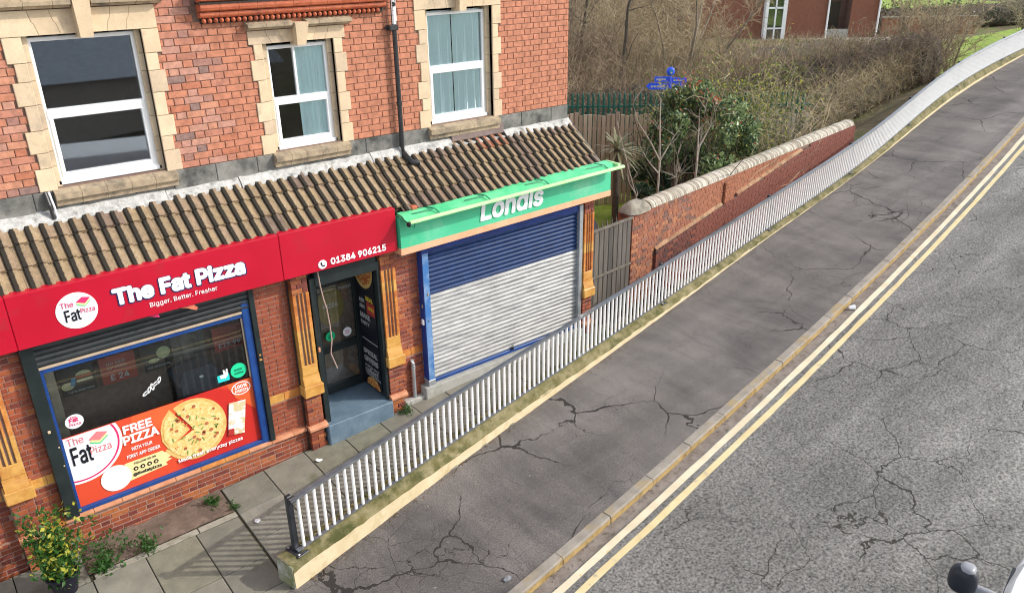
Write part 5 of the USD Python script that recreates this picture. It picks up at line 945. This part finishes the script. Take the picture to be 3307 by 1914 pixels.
DCH = mat('dark_plastic', (.03, .032, .038), (.05, .052, .06), 6, .5); part(T, 'seat', place(rbox(-.28, .28, -.26, .26, .34, .40, .03), o, .6), DCH); part(T, 'backrest', place((lambda m: (m[0] + np.c_[0 * m[0][:, 0], (m[0][:, 2] - .4) * .55, 0 * m[0][:, 0]], m[1]))(rbox(-.26, .26, .22, .27, .38, 1.35, .02)), o, .6), DCH)
for sx in (-.25, .25):
    for sy in (-.22, .22): part(T, 'leg', place(tube([(sx, sy, .36), (sx * 1.1, sy * 1.2, -.02)], .02, 6), o, .6), DCH)

# wooden fence and green palisade behind the garden
def along(a, b, pitch):
    a, b = np.array(a, float), np.array(b, float); L0 = np.linalg.norm(b - a); return a, (b - a) / L0, L0, math.atan2(b[1] - a[1], b[0] - a[0]), int(L0 / pitch)
a, d, L0, ang, n = along((11.6, 18.6), (19.9, 11.82), .125)
T = thing('wooden_fence', 'weathered pale wooden board fence at the back of the garden', 'fence', (a[0], a[1], .1))
for k in range(n):
    o = (a[0] + d[0] * k * .125, a[1] + d[1] * k * .125, .1); part(T, 'board', place(rbox(.008, .112, rng.uniform(-.012, .012), .022 + .01, .0, 2.70 + rng.uniform(-.06, .05), .006), o, ang + rng.uniform(-.02, .02)), rng.choice(WOODF))
for z in (.6, 1.5, 2.35): part(T, 'rail', place(rbox(0, L0, .035, .085, z, z + .07, .004), (a[0], a[1], 0), ang), WOODF[1])
a, d, L0, ang, n = along((12.4, 19.6), (20.9, 12.52), .148)
T = thing('palisade_fence', 'dark green steel palisade fence rising behind the wooden boards', 'fence', (a[0], a[1], .1))
for k in range(n):
    o = (a[0] + d[0] * k * .148, a[1] + d[1] * k * .148, 0.1); pf = [(-.034, .012), (-.016, .0), (0, -.012), (.016, 0), (.034, .012)]; v = []
    for z0_, z1_, s_ in ((0, 2.88, 1), (2.88, 3.02, .75), (3.02, 3.06, .25)):
        pass
    lv = [(0, 1), (2.90, 1), (3.0, .85), (3.045, .5), (3.06, .15)]; v = np.array([(x * s_, y, z) for z, s_ in lv for x, y in pf]); f = [];
    for r_ in range(4):
        for c_ in range(4): q = r_ * 5 + c_; f += [(q, q + 1, q + 6), (q, q + 6, q + 5)]
    part(T, 'pale', place((v, np.array(f)), o, ang), GREENP)
for z in (.55, 2.74): part(T, 'rail', place(rbox(0, L0, .02, .07, z, z + .055, .004), (a[0], a[1], 0), ang), GREENP)

# blue finger post
T = thing('finger_post', 'blue finger post sign with round finial above the green palisade', 'sign', (18.76, 15.93, .1)); o = (18.76, 15.93, 0); sa = math.atan2(-.6, .78)
part(T, 'post', tube([(18.76, 15.93, .1), (18.76, 15.93, 3.40)], .045, 10), BLUESIGN, smooth=30)
md = trimesh.creation.icosphere(2, .125); part(T, 'finial', place((np.asarray(md.vertices) * [1, .55, 1] + [0, 0, 3.55], np.asarray(md.faces)), o, sa), BLUESIGN, smooth=True); part(T, 'finial_mark', place(prism(disc(0, 3.555, .055, .055), -.085, -.07), o, sa), BLUP if False else BLUEP)
def finger(u0, u1, z, h, tip, an):
    xs_ = [(u0, z), (u1, z), (u1, z + h), (u0, z + h)] if not tip else [(u0, z), (u1, z), (u1, z + h), (u0, z + h), (u0 - .10 * tip if tip > 0 else u0, z + h / 2)]
    F_ = part(T, 'finger', place(prism(Polygon(xs_), -.015, .015), o, an), BLUESIGN)
    for q in range(5): ua = u0 + .04 + (u1 - u0 - .12) * q / 5; part(F_, 'lettering_mark', place(prism(sbox(ua, z + h * .32, ua + (u1 - u0) * .12, z + h * .62), -.019, -.016), o, an), GREYT)
finger(-.46, -.05, 3.25, .155, 0, sa); finger(-.60, -.05, 3.03, .185, 1, sa - .08); finger(.05, .48, 3.22, .15, 0, sa - .1); finger(.05, .46, 3.03, .16, 0, sa + .1)

# ------------------------------------------------------------------ hedges, thicket and bare trees behind
def hedge(name, label, pts, width, heights, seed, nper, mtw, lf, catg='hedge'):
    global nrng; keepr = nrng; nrng = np.random.default_rng(seed); pts = np.array(pts, float); L0 = np.concatenate([[0], np.cumsum(np.linalg.norm(np.diff(pts, axis=0), axis=1))]); n = int(L0[-1] * nper)
    s = nrng.uniform(0, L0[-1], n); x = np.interp(s, L0, pts[:, 0]); y = np.interp(s, L0, pts[:, 1]); h = np.interp(s, L0, heights) * (1 + .22 * (meshkit.noise(np.c_[s * .8, 0 * s, 0 * s], seed) - .5)); ox, oy = nrng.uniform(-.5, .5, n) * width, nrng.uniform(-.5, .5, n) * width
    x, y = x + ox, y + oy; g = terr(x, y); T = thing(name, label, catg, (float(pts[0, 0]), float(pts[0, 1]), 0.0)); 
    st = np.c_[x, y, g + h * nrng.uniform(0, .8, n)]; m, p = twigs(st, nrng.normal(0, .8, (n, 3)) + [0, 0, .7], nrng.uniform(.25, .5, n) * np.minimum(h, 2.4), .011, .45, 4); part(T, 'twigs', m, mtw[0], kind='stuff')
    st2 = p[nrng.integers(0, n, n), nrng.integers(1, 5, n)]; m, p2 = twigs(st2, nrng.normal(0, 1, (n, 3)) + [0, 0, .4], nrng.uniform(.2, .5, n), .007, .5, 3); part(T, 'twigs', m, mtw[1], kind='stuff')
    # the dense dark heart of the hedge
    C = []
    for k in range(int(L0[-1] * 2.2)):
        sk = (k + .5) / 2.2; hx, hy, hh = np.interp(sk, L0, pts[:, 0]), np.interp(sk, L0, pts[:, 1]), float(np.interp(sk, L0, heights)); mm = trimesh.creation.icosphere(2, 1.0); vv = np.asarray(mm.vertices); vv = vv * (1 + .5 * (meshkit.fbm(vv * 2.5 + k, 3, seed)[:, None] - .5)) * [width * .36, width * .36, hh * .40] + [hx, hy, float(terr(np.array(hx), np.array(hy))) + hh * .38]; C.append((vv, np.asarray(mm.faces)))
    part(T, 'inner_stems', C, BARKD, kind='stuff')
    for mt, num, sz, lo, hi in lf:
        src = np.vstack([p.reshape(-1, 3), p2.reshape(-1, 3)]); gz = terr(src[:, 0], src[:, 1]); rel = (src[:, 2] - gz) / np.interp(0, [0], [np.mean(heights)]); src = src[(rel > lo) & (rel < hi)]; c = src[nrng.integers(0, len(src), num)] + nrng.normal(0, .06, (num, 3)); c = behind(c); part(T, 'leaves', leaves(c, sz, .6), mt, kind='stuff')
    nrng = keepr
hedge('hedge', 'dense dark brown leafless hedge behind the green palisade fence', [(18.3, 20.6), (21.5, 18.9), (26.5, 16.9), (33.5, 15.4)], 2.6, [2.8, 3.0, 3.1, 2.7], 31, 420, (TWIG[1], TWIG[3]), [(LEAFB, 5200, .075, .1, 1.1), (LEAFL, 1300, .07, .75, 1.3)])
hedge('bramble_bank', 'tangled brown bramble bank left of the blue finger post', [(14.2, 22.2), (17, 20.9), (20.5, 21.8)], 3.2, [2.3, 2.6, 2.6], 32, 330, (TWIG[0], TWIG[1]), [(LEAFB, 3200, .08, .1, 1.2), (LEAFY, 260, .06, .3, 1.1), (LEAFL, 700, .07, .3, 1.1)], 'bramble')
hedge('embankment_scrub', 'brown scrub and brambles on the bank behind the far white railing', [(21.5, 14.3), (26, 14.9), (32, 16.0), (37.5, 17.4)], 2.4, [1.5, 1.7, 1.7, 1.5], 33, 330, (TWIG[3], TWIG[2]), [(LEAFB, 2600, .08, .1, 1.2), (LEAFY, 220, .06, .3, 1.2)], 'scrub')
hedge('far_hedge', 'twiggy brown hedge in front of the distant red brick house', [(31, 29), (38, 28.5), (46, 29.5), (54, 31)], 6.0, [2.0, 1.9, 1.7, 1.5], 34, 230, (TWIG[0], TWIG[2]), [(LEAFB, 2200, .12, .1, 1.2), (LEAFL, 500, .11, .5, 1.2)])
hedge('garden_hedge', 'dark green and brown hedge between two bright far lawns', [(70, 39), (80, 35.5), (92, 32), (104, 29)], 3.0, [2.6, 2.6, 2.6, 2.6], 35, 75, (TWIG[1], TWIG[0]), [(LEAFD, 3800, .22, .0, 1.2), (LEAFB, 1500, .18, .0, 1.2)])
TR = [('bare tree with a straight dark trunk behind the brambles, left of the finger post', (24.3, 23.2), 8.2, 2.6, .12, 1, BARKD, TWIG[0]), ('bare tree with a pale trunk left of the distant red brick house', (30.0, 24.3), 9.0, 2.8, .15, 1, BARKP, TWIG[2]), ('many stemmed bare tree just right of the finger post', (26.6, 22.2), 7.4, 2.5, .085, 4, BARK, TWIG[2]),
      ('thin bare tree close beside the right corner of the brick building', (21.5, 25.3), 8.0, 2.4, .10, 2, BARK, TWIG[3]), ('dark leaning bare tree between the brick building and the straight dark trunk', (25.5, 27.5), 8.5, 2.8, .12, 2, BARKD, TWIG[1])]
for i, (lb, (x, y), h, sp, r_, st, m1, m2) in enumerate(TR): bare_tree('bare_tree', lb, (x, y, float(terr(np.array(x), np.array(y)))), h, sp, 50 + i, m1, m2, 'bare trees behind the shops', (rng.uniform(-.1, .1), rng.uniform(-.1, .1)), r_, st, density=1.25, low=.12)
for i, (lb, (x, y), h, sp, r_, st) in enumerate([('low spreading bare tree on the bank behind the far white railing', (36.5, 16.6), 4.6, 2.3, .07, 4), ('small bare tree at the edge of the bright far lawn', (45.5, 19.4), 4.2, 2.0, .08, 3), ('bare tree beyond the far end of the white railing', (50.5, 18.5), 5.6, 2.4, .09, 2)]): bare_tree('bare_tree', lb, (x, y, float(terr(np.array(x), np.array(y)))), h, sp, 70 + i, BARK, TWIG[2], 'bare trees beyond the railing', (0, 0), r_, st, density=.9, low=.1, tr=.013)
SHR = [((21.0, 23.3), 2.6, 3.8, 'brown many stemmed thicket nearest the right corner of the brick building'), ((23.2, 25.8), 2.8, 4.6, 'dense brown thicket behind the straight dark trunked tree'), ((27.2, 26.2), 2.8, 4.8, 'tall brown thicket above the blue finger post'), ((31.5, 26.8), 2.8, 4.4, 'pinkish brown thicket around the pale trunked tree'), ((28.5, 21.0), 2.2, 3.0, 'low yellowish brown thicket behind the dark hedge'), ((34.0, 25.0), 2.0, 2.4, 'pale brown thicket left of the white bay of the house'), ((27.5, 30.0), 3.5, 6.2, 'tall distant brown thicket behind the bare trees'), ((33.5, 32.5), 3.6, 6.4, 'distant dark thicket beyond the pale trunked tree')]
for i, ((x, y), rx, h, lb) in enumerate(SHR): shrub('thicket', lb, (x, y, float(terr(np.array(x), np.array(y)))), rx, rx, h, 90 + i, 190, TWIG[i % 4], [(LEAFB, 900, .09, .05, .9), (LEAFL, 350, .08, .05, .5)], 'brown thickets behind the fence', 'thicket', .014, .5)

# ------------------------------------------------------------------ red brick house in the distance
HO = np.array([57.6, 45.1, -0.75]); HA = math.atan2(-7.95, 10.6); HL = 14.6
T = thing('brick_house', 'distant red brick house with a white two storey bay and white downpipes', 'house', HO)
def hp(m): return place(m, HO, HA)
part(T, 'wall', hp(cat([box(-12, 10.2, .02, 9, -.4, 6), box(10.2, 12.1, 1.2, 9, -.4, 6), box(12.1, HL, .02, 9, -.4, 6)])), mat('house_mortar', (.15, .09, .07), (.20, .12, .095), 3, .9))
hb_ = [b for b in lay(-2.0, HL, .0, 3.4, .078, [(4.55, 6.45, 0, 4), (10.2, 12.1, 0, 4)], 'stretcher', J=.012, st=.45)]
part(T, 'brick', [hp(fbox(b[0], b[1], b[2], b[3], 0, .04, .006)) for b in hb_], FARB, kind='stuff')
part(T, 'roof', hp(fix((np.array([(-12.4, -.5, 6), (HL + .4, -.5, 6), (HL + .4, 9.5, 6), (-12.4, 9.5, 6), (-12.4, 4.2, 9), (HL + .4, 4.2, 9), (HL + .4, 4.8, 9), (-12.4, 4.8, 9)]), BF))), UNDER)
by = part(T, 'bay', hp(cat([box(4.6, 4.85, -.55, .02, -.4, 5.6), box(6.1, 6.42, -.55, .02, -.4, 5.6), box(4.85, 6.1, -.54, .02, -.4, .18), box(4.85, 6.1, -.54, -.4, .98, 1.10), box(5.42, 5.54, -.54, -.4, .18, 5.6), box(4.85, 6.1, -.5, .02, 5.4, 5.6), box(4.85, 6.1, -.54, -.4, 2.6, 2.75)])), PVC)
for a_, b_ in ((4.85, 5.42), (5.54, 6.1)):
    for z0_, z1_ in ((.18, .98), (1.10, 2.6), (2.75, 5.4)): part(by, 'pane', hp(box(a_, b_, -.46, -.45, z0_, z1_)), GLASSR)
part(by, 'blind', hp(box(5.0, 6.0, -.3, -.28, .2, 5.3)), BEAM)
for x in (10.12, HL - .12): part(T, 'downpipe', hp(tube([(x, -.09, -.3), (x, -.09, 5.9)], .085, 8)), PVC)
dr = part(T, 'door', hp(box(10.5, 11.6, 1.12, 1.19, .55, 3.0)), BARKD); part(T, 'porch_wall', hp(box(10.25, 12.05, -.1, .15, -.2, .85)), CONC)
t = thing('low_brick_wall', 'low distant brick garden wall right of the red brick house', 'wall', (65.8, 33.6, .4)); wa = math.atan2(29.99 - 33.97, 70.82 - 65.4)
part(t, 'wall_body', place(box(-.2, 7.5, 0, .25, -.4, .95), (65.6, 33.8, .35), wa), FARB); part(t, 'coping', place(rbox(-.25, 7.55, -.04, .29, .95, 1.03, .01), (65.6, 33.8, .35), wa), PALEST)
single('house_path', place(box(-3, HL + 3, -5.5, -.1, -.1, .02), (HO[0], HO[1], -.62), HA), PALEST, 'pale paved strip in front of the distant brick house', kind='structure')

# ------------------------------------------------------------------ small plants, litter
def weed(label, c, rad, h, n, seed, mats=(LEAFG,), sz=.05, name='weed', catg='weed', wide=.5, up=1.0):
    global nrng; keepr = nrng; nrng = np.random.default_rng(seed); T = thing(name, label, catg, c, 'weeds along the shop front' if catg == 'weed' else None); c = np.array(c, float); k = max(8, n // 24); a = nrng.uniform(0, 6.28, k); m, p = twigs(np.tile(c, (k, 1)) + np.c_[np.cos(a), np.sin(a), 0 * a] * rad * .3 * nrng.random((k, 1)), np.c_[np.cos(a) * .8 / up, np.sin(a) * .8 / up, nrng.uniform(.5, 1.6, k) * up], nrng.uniform(.35 if up > 1 else .5, 1.05, k) * h, .004, .5 if up <= 1 else .22); part(T, 'stems', m, LEAFG, kind='stuff')
    for i, mt in enumerate(mats):
        src = p[:, 1:].reshape(-1, 3); nn = n // len(mats); q = src[nrng.integers(0, len(src), nn)] + nrng.normal(0, rad * .18, (nn, 3)); q[:, 2] = np.maximum(q[:, 2], c[2] + .01); part(T, 'leaves', leaves(q, sz, wide), mt, kind='stuff')
    nrng = keepr
def lz(x, y): return float(lowz(x, y))
weed('yellow variegated potted shrub by the left end of the pizza shop window', (.36, 8.86, lz(.36, 8.86)), .20, 1.08, 3000, 5, (LEAFY, LEAFG, LEAFG, LEAFG), .075, 'variegated_shrub', 'shrub', up=3.2)
t = thing('plant_pot', 'dark plant pot under the yellow variegated shrub', 'pot', (.36, 8.86, lz(.36, 8.86))); part(t, 'pot_body', trimesh.creation.revolve(np.array([(0, .01), (.12, 0), (.165, .24), (.18, .24), (.18, .28), (.15, .28), (.14, .22), (0, .21)]), sections=20).apply_translation([.36, 8.86, lz(.36, 8.86)]), BLK, smooth=30)
weed('wispy green weed at the left end of the soil bed', (.95, 9.12, lz(.95, 9.1)), .30, .40, 260, 6, sz=.05); weed('green weed spilling over the edging stone of the soil bed', (1.28, 9.02, lz(1.28, 9.0)), .22, .28, 220, 7, sz=.05)
weed('small bright green weed in the right corner of the soil bed', (2.25, 9.28, lz(2.25, 9.3)), .13, .16, 150, 8, sz=.045); weed('tiny weed in the slab joint at the end of the edging stone', (2.42, 9.02, lz(2.42, 9.0)), .09, .10, 90, 9, sz=.035); weed('low weed tuft right of the blue doorstep', (5.28, 9.36, lz(5.28, 9.4)), .16, .14, 190, 10, sz=.04); weed('broad leaved weed beside the plant pot', (.78, 8.90, lz(.78, 8.9)), .2, .2, 120, 12, sz=.07)
# leaf litter along the foot of the low wall and in the gutter
n = 620; s_ = np.random.default_rng(3); x = 2.6 + 20 * s_.random(n) ** 1.3; X, Y = off(x, .17 + np.abs(s_.normal(0, .05, n))); pts = np.c_[X, Y, az(x) + .012]; n2 = 260; x = s_.uniform(3, 22, n2); X2, Y2 = kerb_off(x, np.abs(s_.normal(.05, .035, n2))); pts = np.vstack([pts, np.c_[X2, Y2, az(x) - KD + .016]])
v, f = leaves(pts, .035, .6); c_ = np.repeat(pts, 4, 0); v[:, 2] = c_[:, 2] + (v[:, 2] - c_[:, 2]) * .3; single('leaf_litter', (v, f), LEAFB, 'dry brown leaf litter along the foot of the low wall and gutter', kind='stuff')
X, Y = kerb_off(np.array([13.05]), .07); o = (float(X[0]), float(Y[0]), float(az(13.05)) - KD + .045)
t = thing('paper_cup', 'crumpled white paper cup lying in the gutter by the kerb', 'cup', o); cv = trimesh.creation.revolve(np.array([(.001, 0), (.032, 0), (.045, .11), (.042, .11), (.030, .006), (.001, .006)]), sections=14); cv.apply_transform(trimesh.transformations.rotation_matrix(1.45, [0.6, .8, 0])); cv.apply_translation(o); part(t, 'cup_body', cv, WHT, smooth=40)
for i, (lb, x, y) in enumerate((('small pale scrap of litter on the paving near the doorstep', 3.72, 9.15), ('blue grey scrap of litter on the footway by the kerb', 4.35, 5.62), ('tiny white scrap on the paving right of the soil bed', 2.55, 8.55))):
    z = lz(x, y) if y > 7 else float(az(x)); q = np.random.default_rng(i); v = np.array([(x + .05 * math.cos(a) * (1 + q.uniform(-.3, .3)), y + .04 * math.sin(a), z + .012 + q.uniform(0, .02)) for a in np.linspace(0, 5.4, 7)] + [(x, y, z + .03)]); single('litter_scrap', (v, np.array([(k, (k + 1) % 7, 7) for k in range(7)])), WHT if i != 1 else GALV, lb, 'litter', 'scraps of litter')

# ------------------------------------------------------------------ white van at the bottom right corner
VA = math.radians(10.5); VO = np.array([6.88, 1.60, 0.0]); VO[2] = float(az(6.9)) - KD - .05
T = thing('white_van', 'white van heading up the road at the bottom right, with dark door mirror', 'van', VO)
def vp(m): return place(m, VO, VA)
VW = mat('white_van_paint', (.78, .79, .81), (.82, .83, .85), 2, .22, coat=.6, spec=.5); DPL = mat('dark_mirror_plastic', (.02, .024, .032), (.03, .034, .042), 6, .4); GPL = mat('grey_mirror_arm', (.26, .27, .30), (.32, .33, .36), 6, .35, spec=.5)
Wd = 1.95
def loop(x, zb, zt, inset=0, r=.09, y0=0):
    a, b = -inset, -(Wd - inset); return [np.array([x, y, z]) for y, z in ((a - .04, zb), (a, zb + .18), (a, (zb + zt) / 2), (a - .015, zt - r), (a - r * .5, zt - r * .25), (a - r * 1.4, zt), (b + r * 1.4, zt), (b + r * .5, zt - r * .25), (b + .015, zt - r), (b, (zb + zt) / 2), (b, zb + .18), (b + .04, zb))]
st = [(-4.2, .45, 1.25, .05), (-4.15, .35, 1.32, .01), (-2.5, .30, 1.32, 0), (-.6, .30, 1.30, 0), (.05, .30, 1.26, 0), (.45, .30, 1.22, .01), (.95, .30, 1.12, .05), (1.22, .32, .95, .11), (1.30, .38, .78, .16)]
LP = [loop(*q) for q in st]; R = [np.array([l[j] for l in LP]) for j in range(12)]; part(T, 'body', vp(fix(sweep(R))), VW, smooth=35)
top = [(-4.2, 1.30, 2.42, .10), (-4.1, 1.30, 2.50, .08), (-1.35, 1.29, 2.50, .08), (-1.0, 1.28, 2.44, .10), (-.05, 1.24, 1.34, .08), (.12, 1.22, 1.26, .10)]
LP = [loop(x, zb, zt, i_, .12) for x, zb, zt, i_ in top]; R = [np.array([l[j] for l in LP]) for j in range(12)]; part(T, 'cab_and_load_body', vp(fix(sweep(R))), VW, smooth=35)
VG = mat('dark_van_glass', (.012, .014, .016), rough=.08, spec=.6)
part(T, 'windscreen', vp(fix((np.array([(-.93, -.22, 2.40), (-.93, -1.73, 2.40), (-.02, -1.82, 1.37), (-.02, -.13, 1.37), (-.90, -.22, 2.43), (-.90, -1.73, 2.43), (.01, -1.82, 1.40), (.01, -.13, 1.40)]), BF))), VG)
part(T, 'side_window', vp(fix((np.array([(-1.2, -.085, 1.42), (-.25, -.085, 1.42), (-.85, -.105, 2.2), (-1.2, -.105, 2.2), (-1.2, -.06, 1.42), (-.25, -.06, 1.42), (-.85, -.08, 2.2), (-1.2, -.08, 2.2)]), BF))), VG)
for x, y in ((.55, -.14), (-3.2, -.14), (.55, -Wd + .14), (-3.2, -Wd + .14)):
    wh = trimesh.creation.cylinder(.33, .22, sections=28); v = np.asarray(wh.vertices); wl = part(T, 'wheel', vp((np.c_[x + v[:, 0], y + v[:, 2], .33 + v[:, 1]], np.asarray(wh.faces))), BLK, smooth=40); hb2 = trimesh.creation.cylinder(.19, .24, sections=20); v = np.asarray(hb2.vertices); part(wl, 'rim', vp((np.c_[x + v[:, 0], y + v[:, 2], .33 + v[:, 1]], np.asarray(hb2.faces))), GALV, smooth=40)
for sg, yy in ((1, 0.0), (-1, -Wd)):
    m = trimesh.creation.icosphere(3, 1.0); v = np.asarray(m.vertices); v = np.sign(v) * np.abs(v) ** .75; mh = part(T, 'door_mirror', vp((v * [.085, .125, .15] + [.0, yy + sg * .29, 1.24], np.asarray(m.faces))), DPL, smooth=True); part(mh, 'mirror_arm', vp(tube([(.0, yy + sg * .25, 1.19), (.02, yy + sg * .12, 1.18), (.04, yy - sg * .06, 1.16)], [.05, .045, .05], 10)), GPL, smooth=True)
    part(mh, 'top_panel', vp((v * [.075, .07, .05] + [.015, yy + sg * .275, 1.355], np.asarray(m.faces))), GPL, smooth=True)
part(T, 'headlight', vp(rbox(1.05, 1.24, -.42, -.16, .72, .92, .03)), GALV); part(T, 'headlight', vp(rbox(1.05, 1.24, -Wd + .16, -Wd + .42, .72, .92, .03)), GALV); part(T, 'bumper', vp(rbox(1.1, 1.36, -Wd + .1, -.1, .34, .62, .06)), DPL)
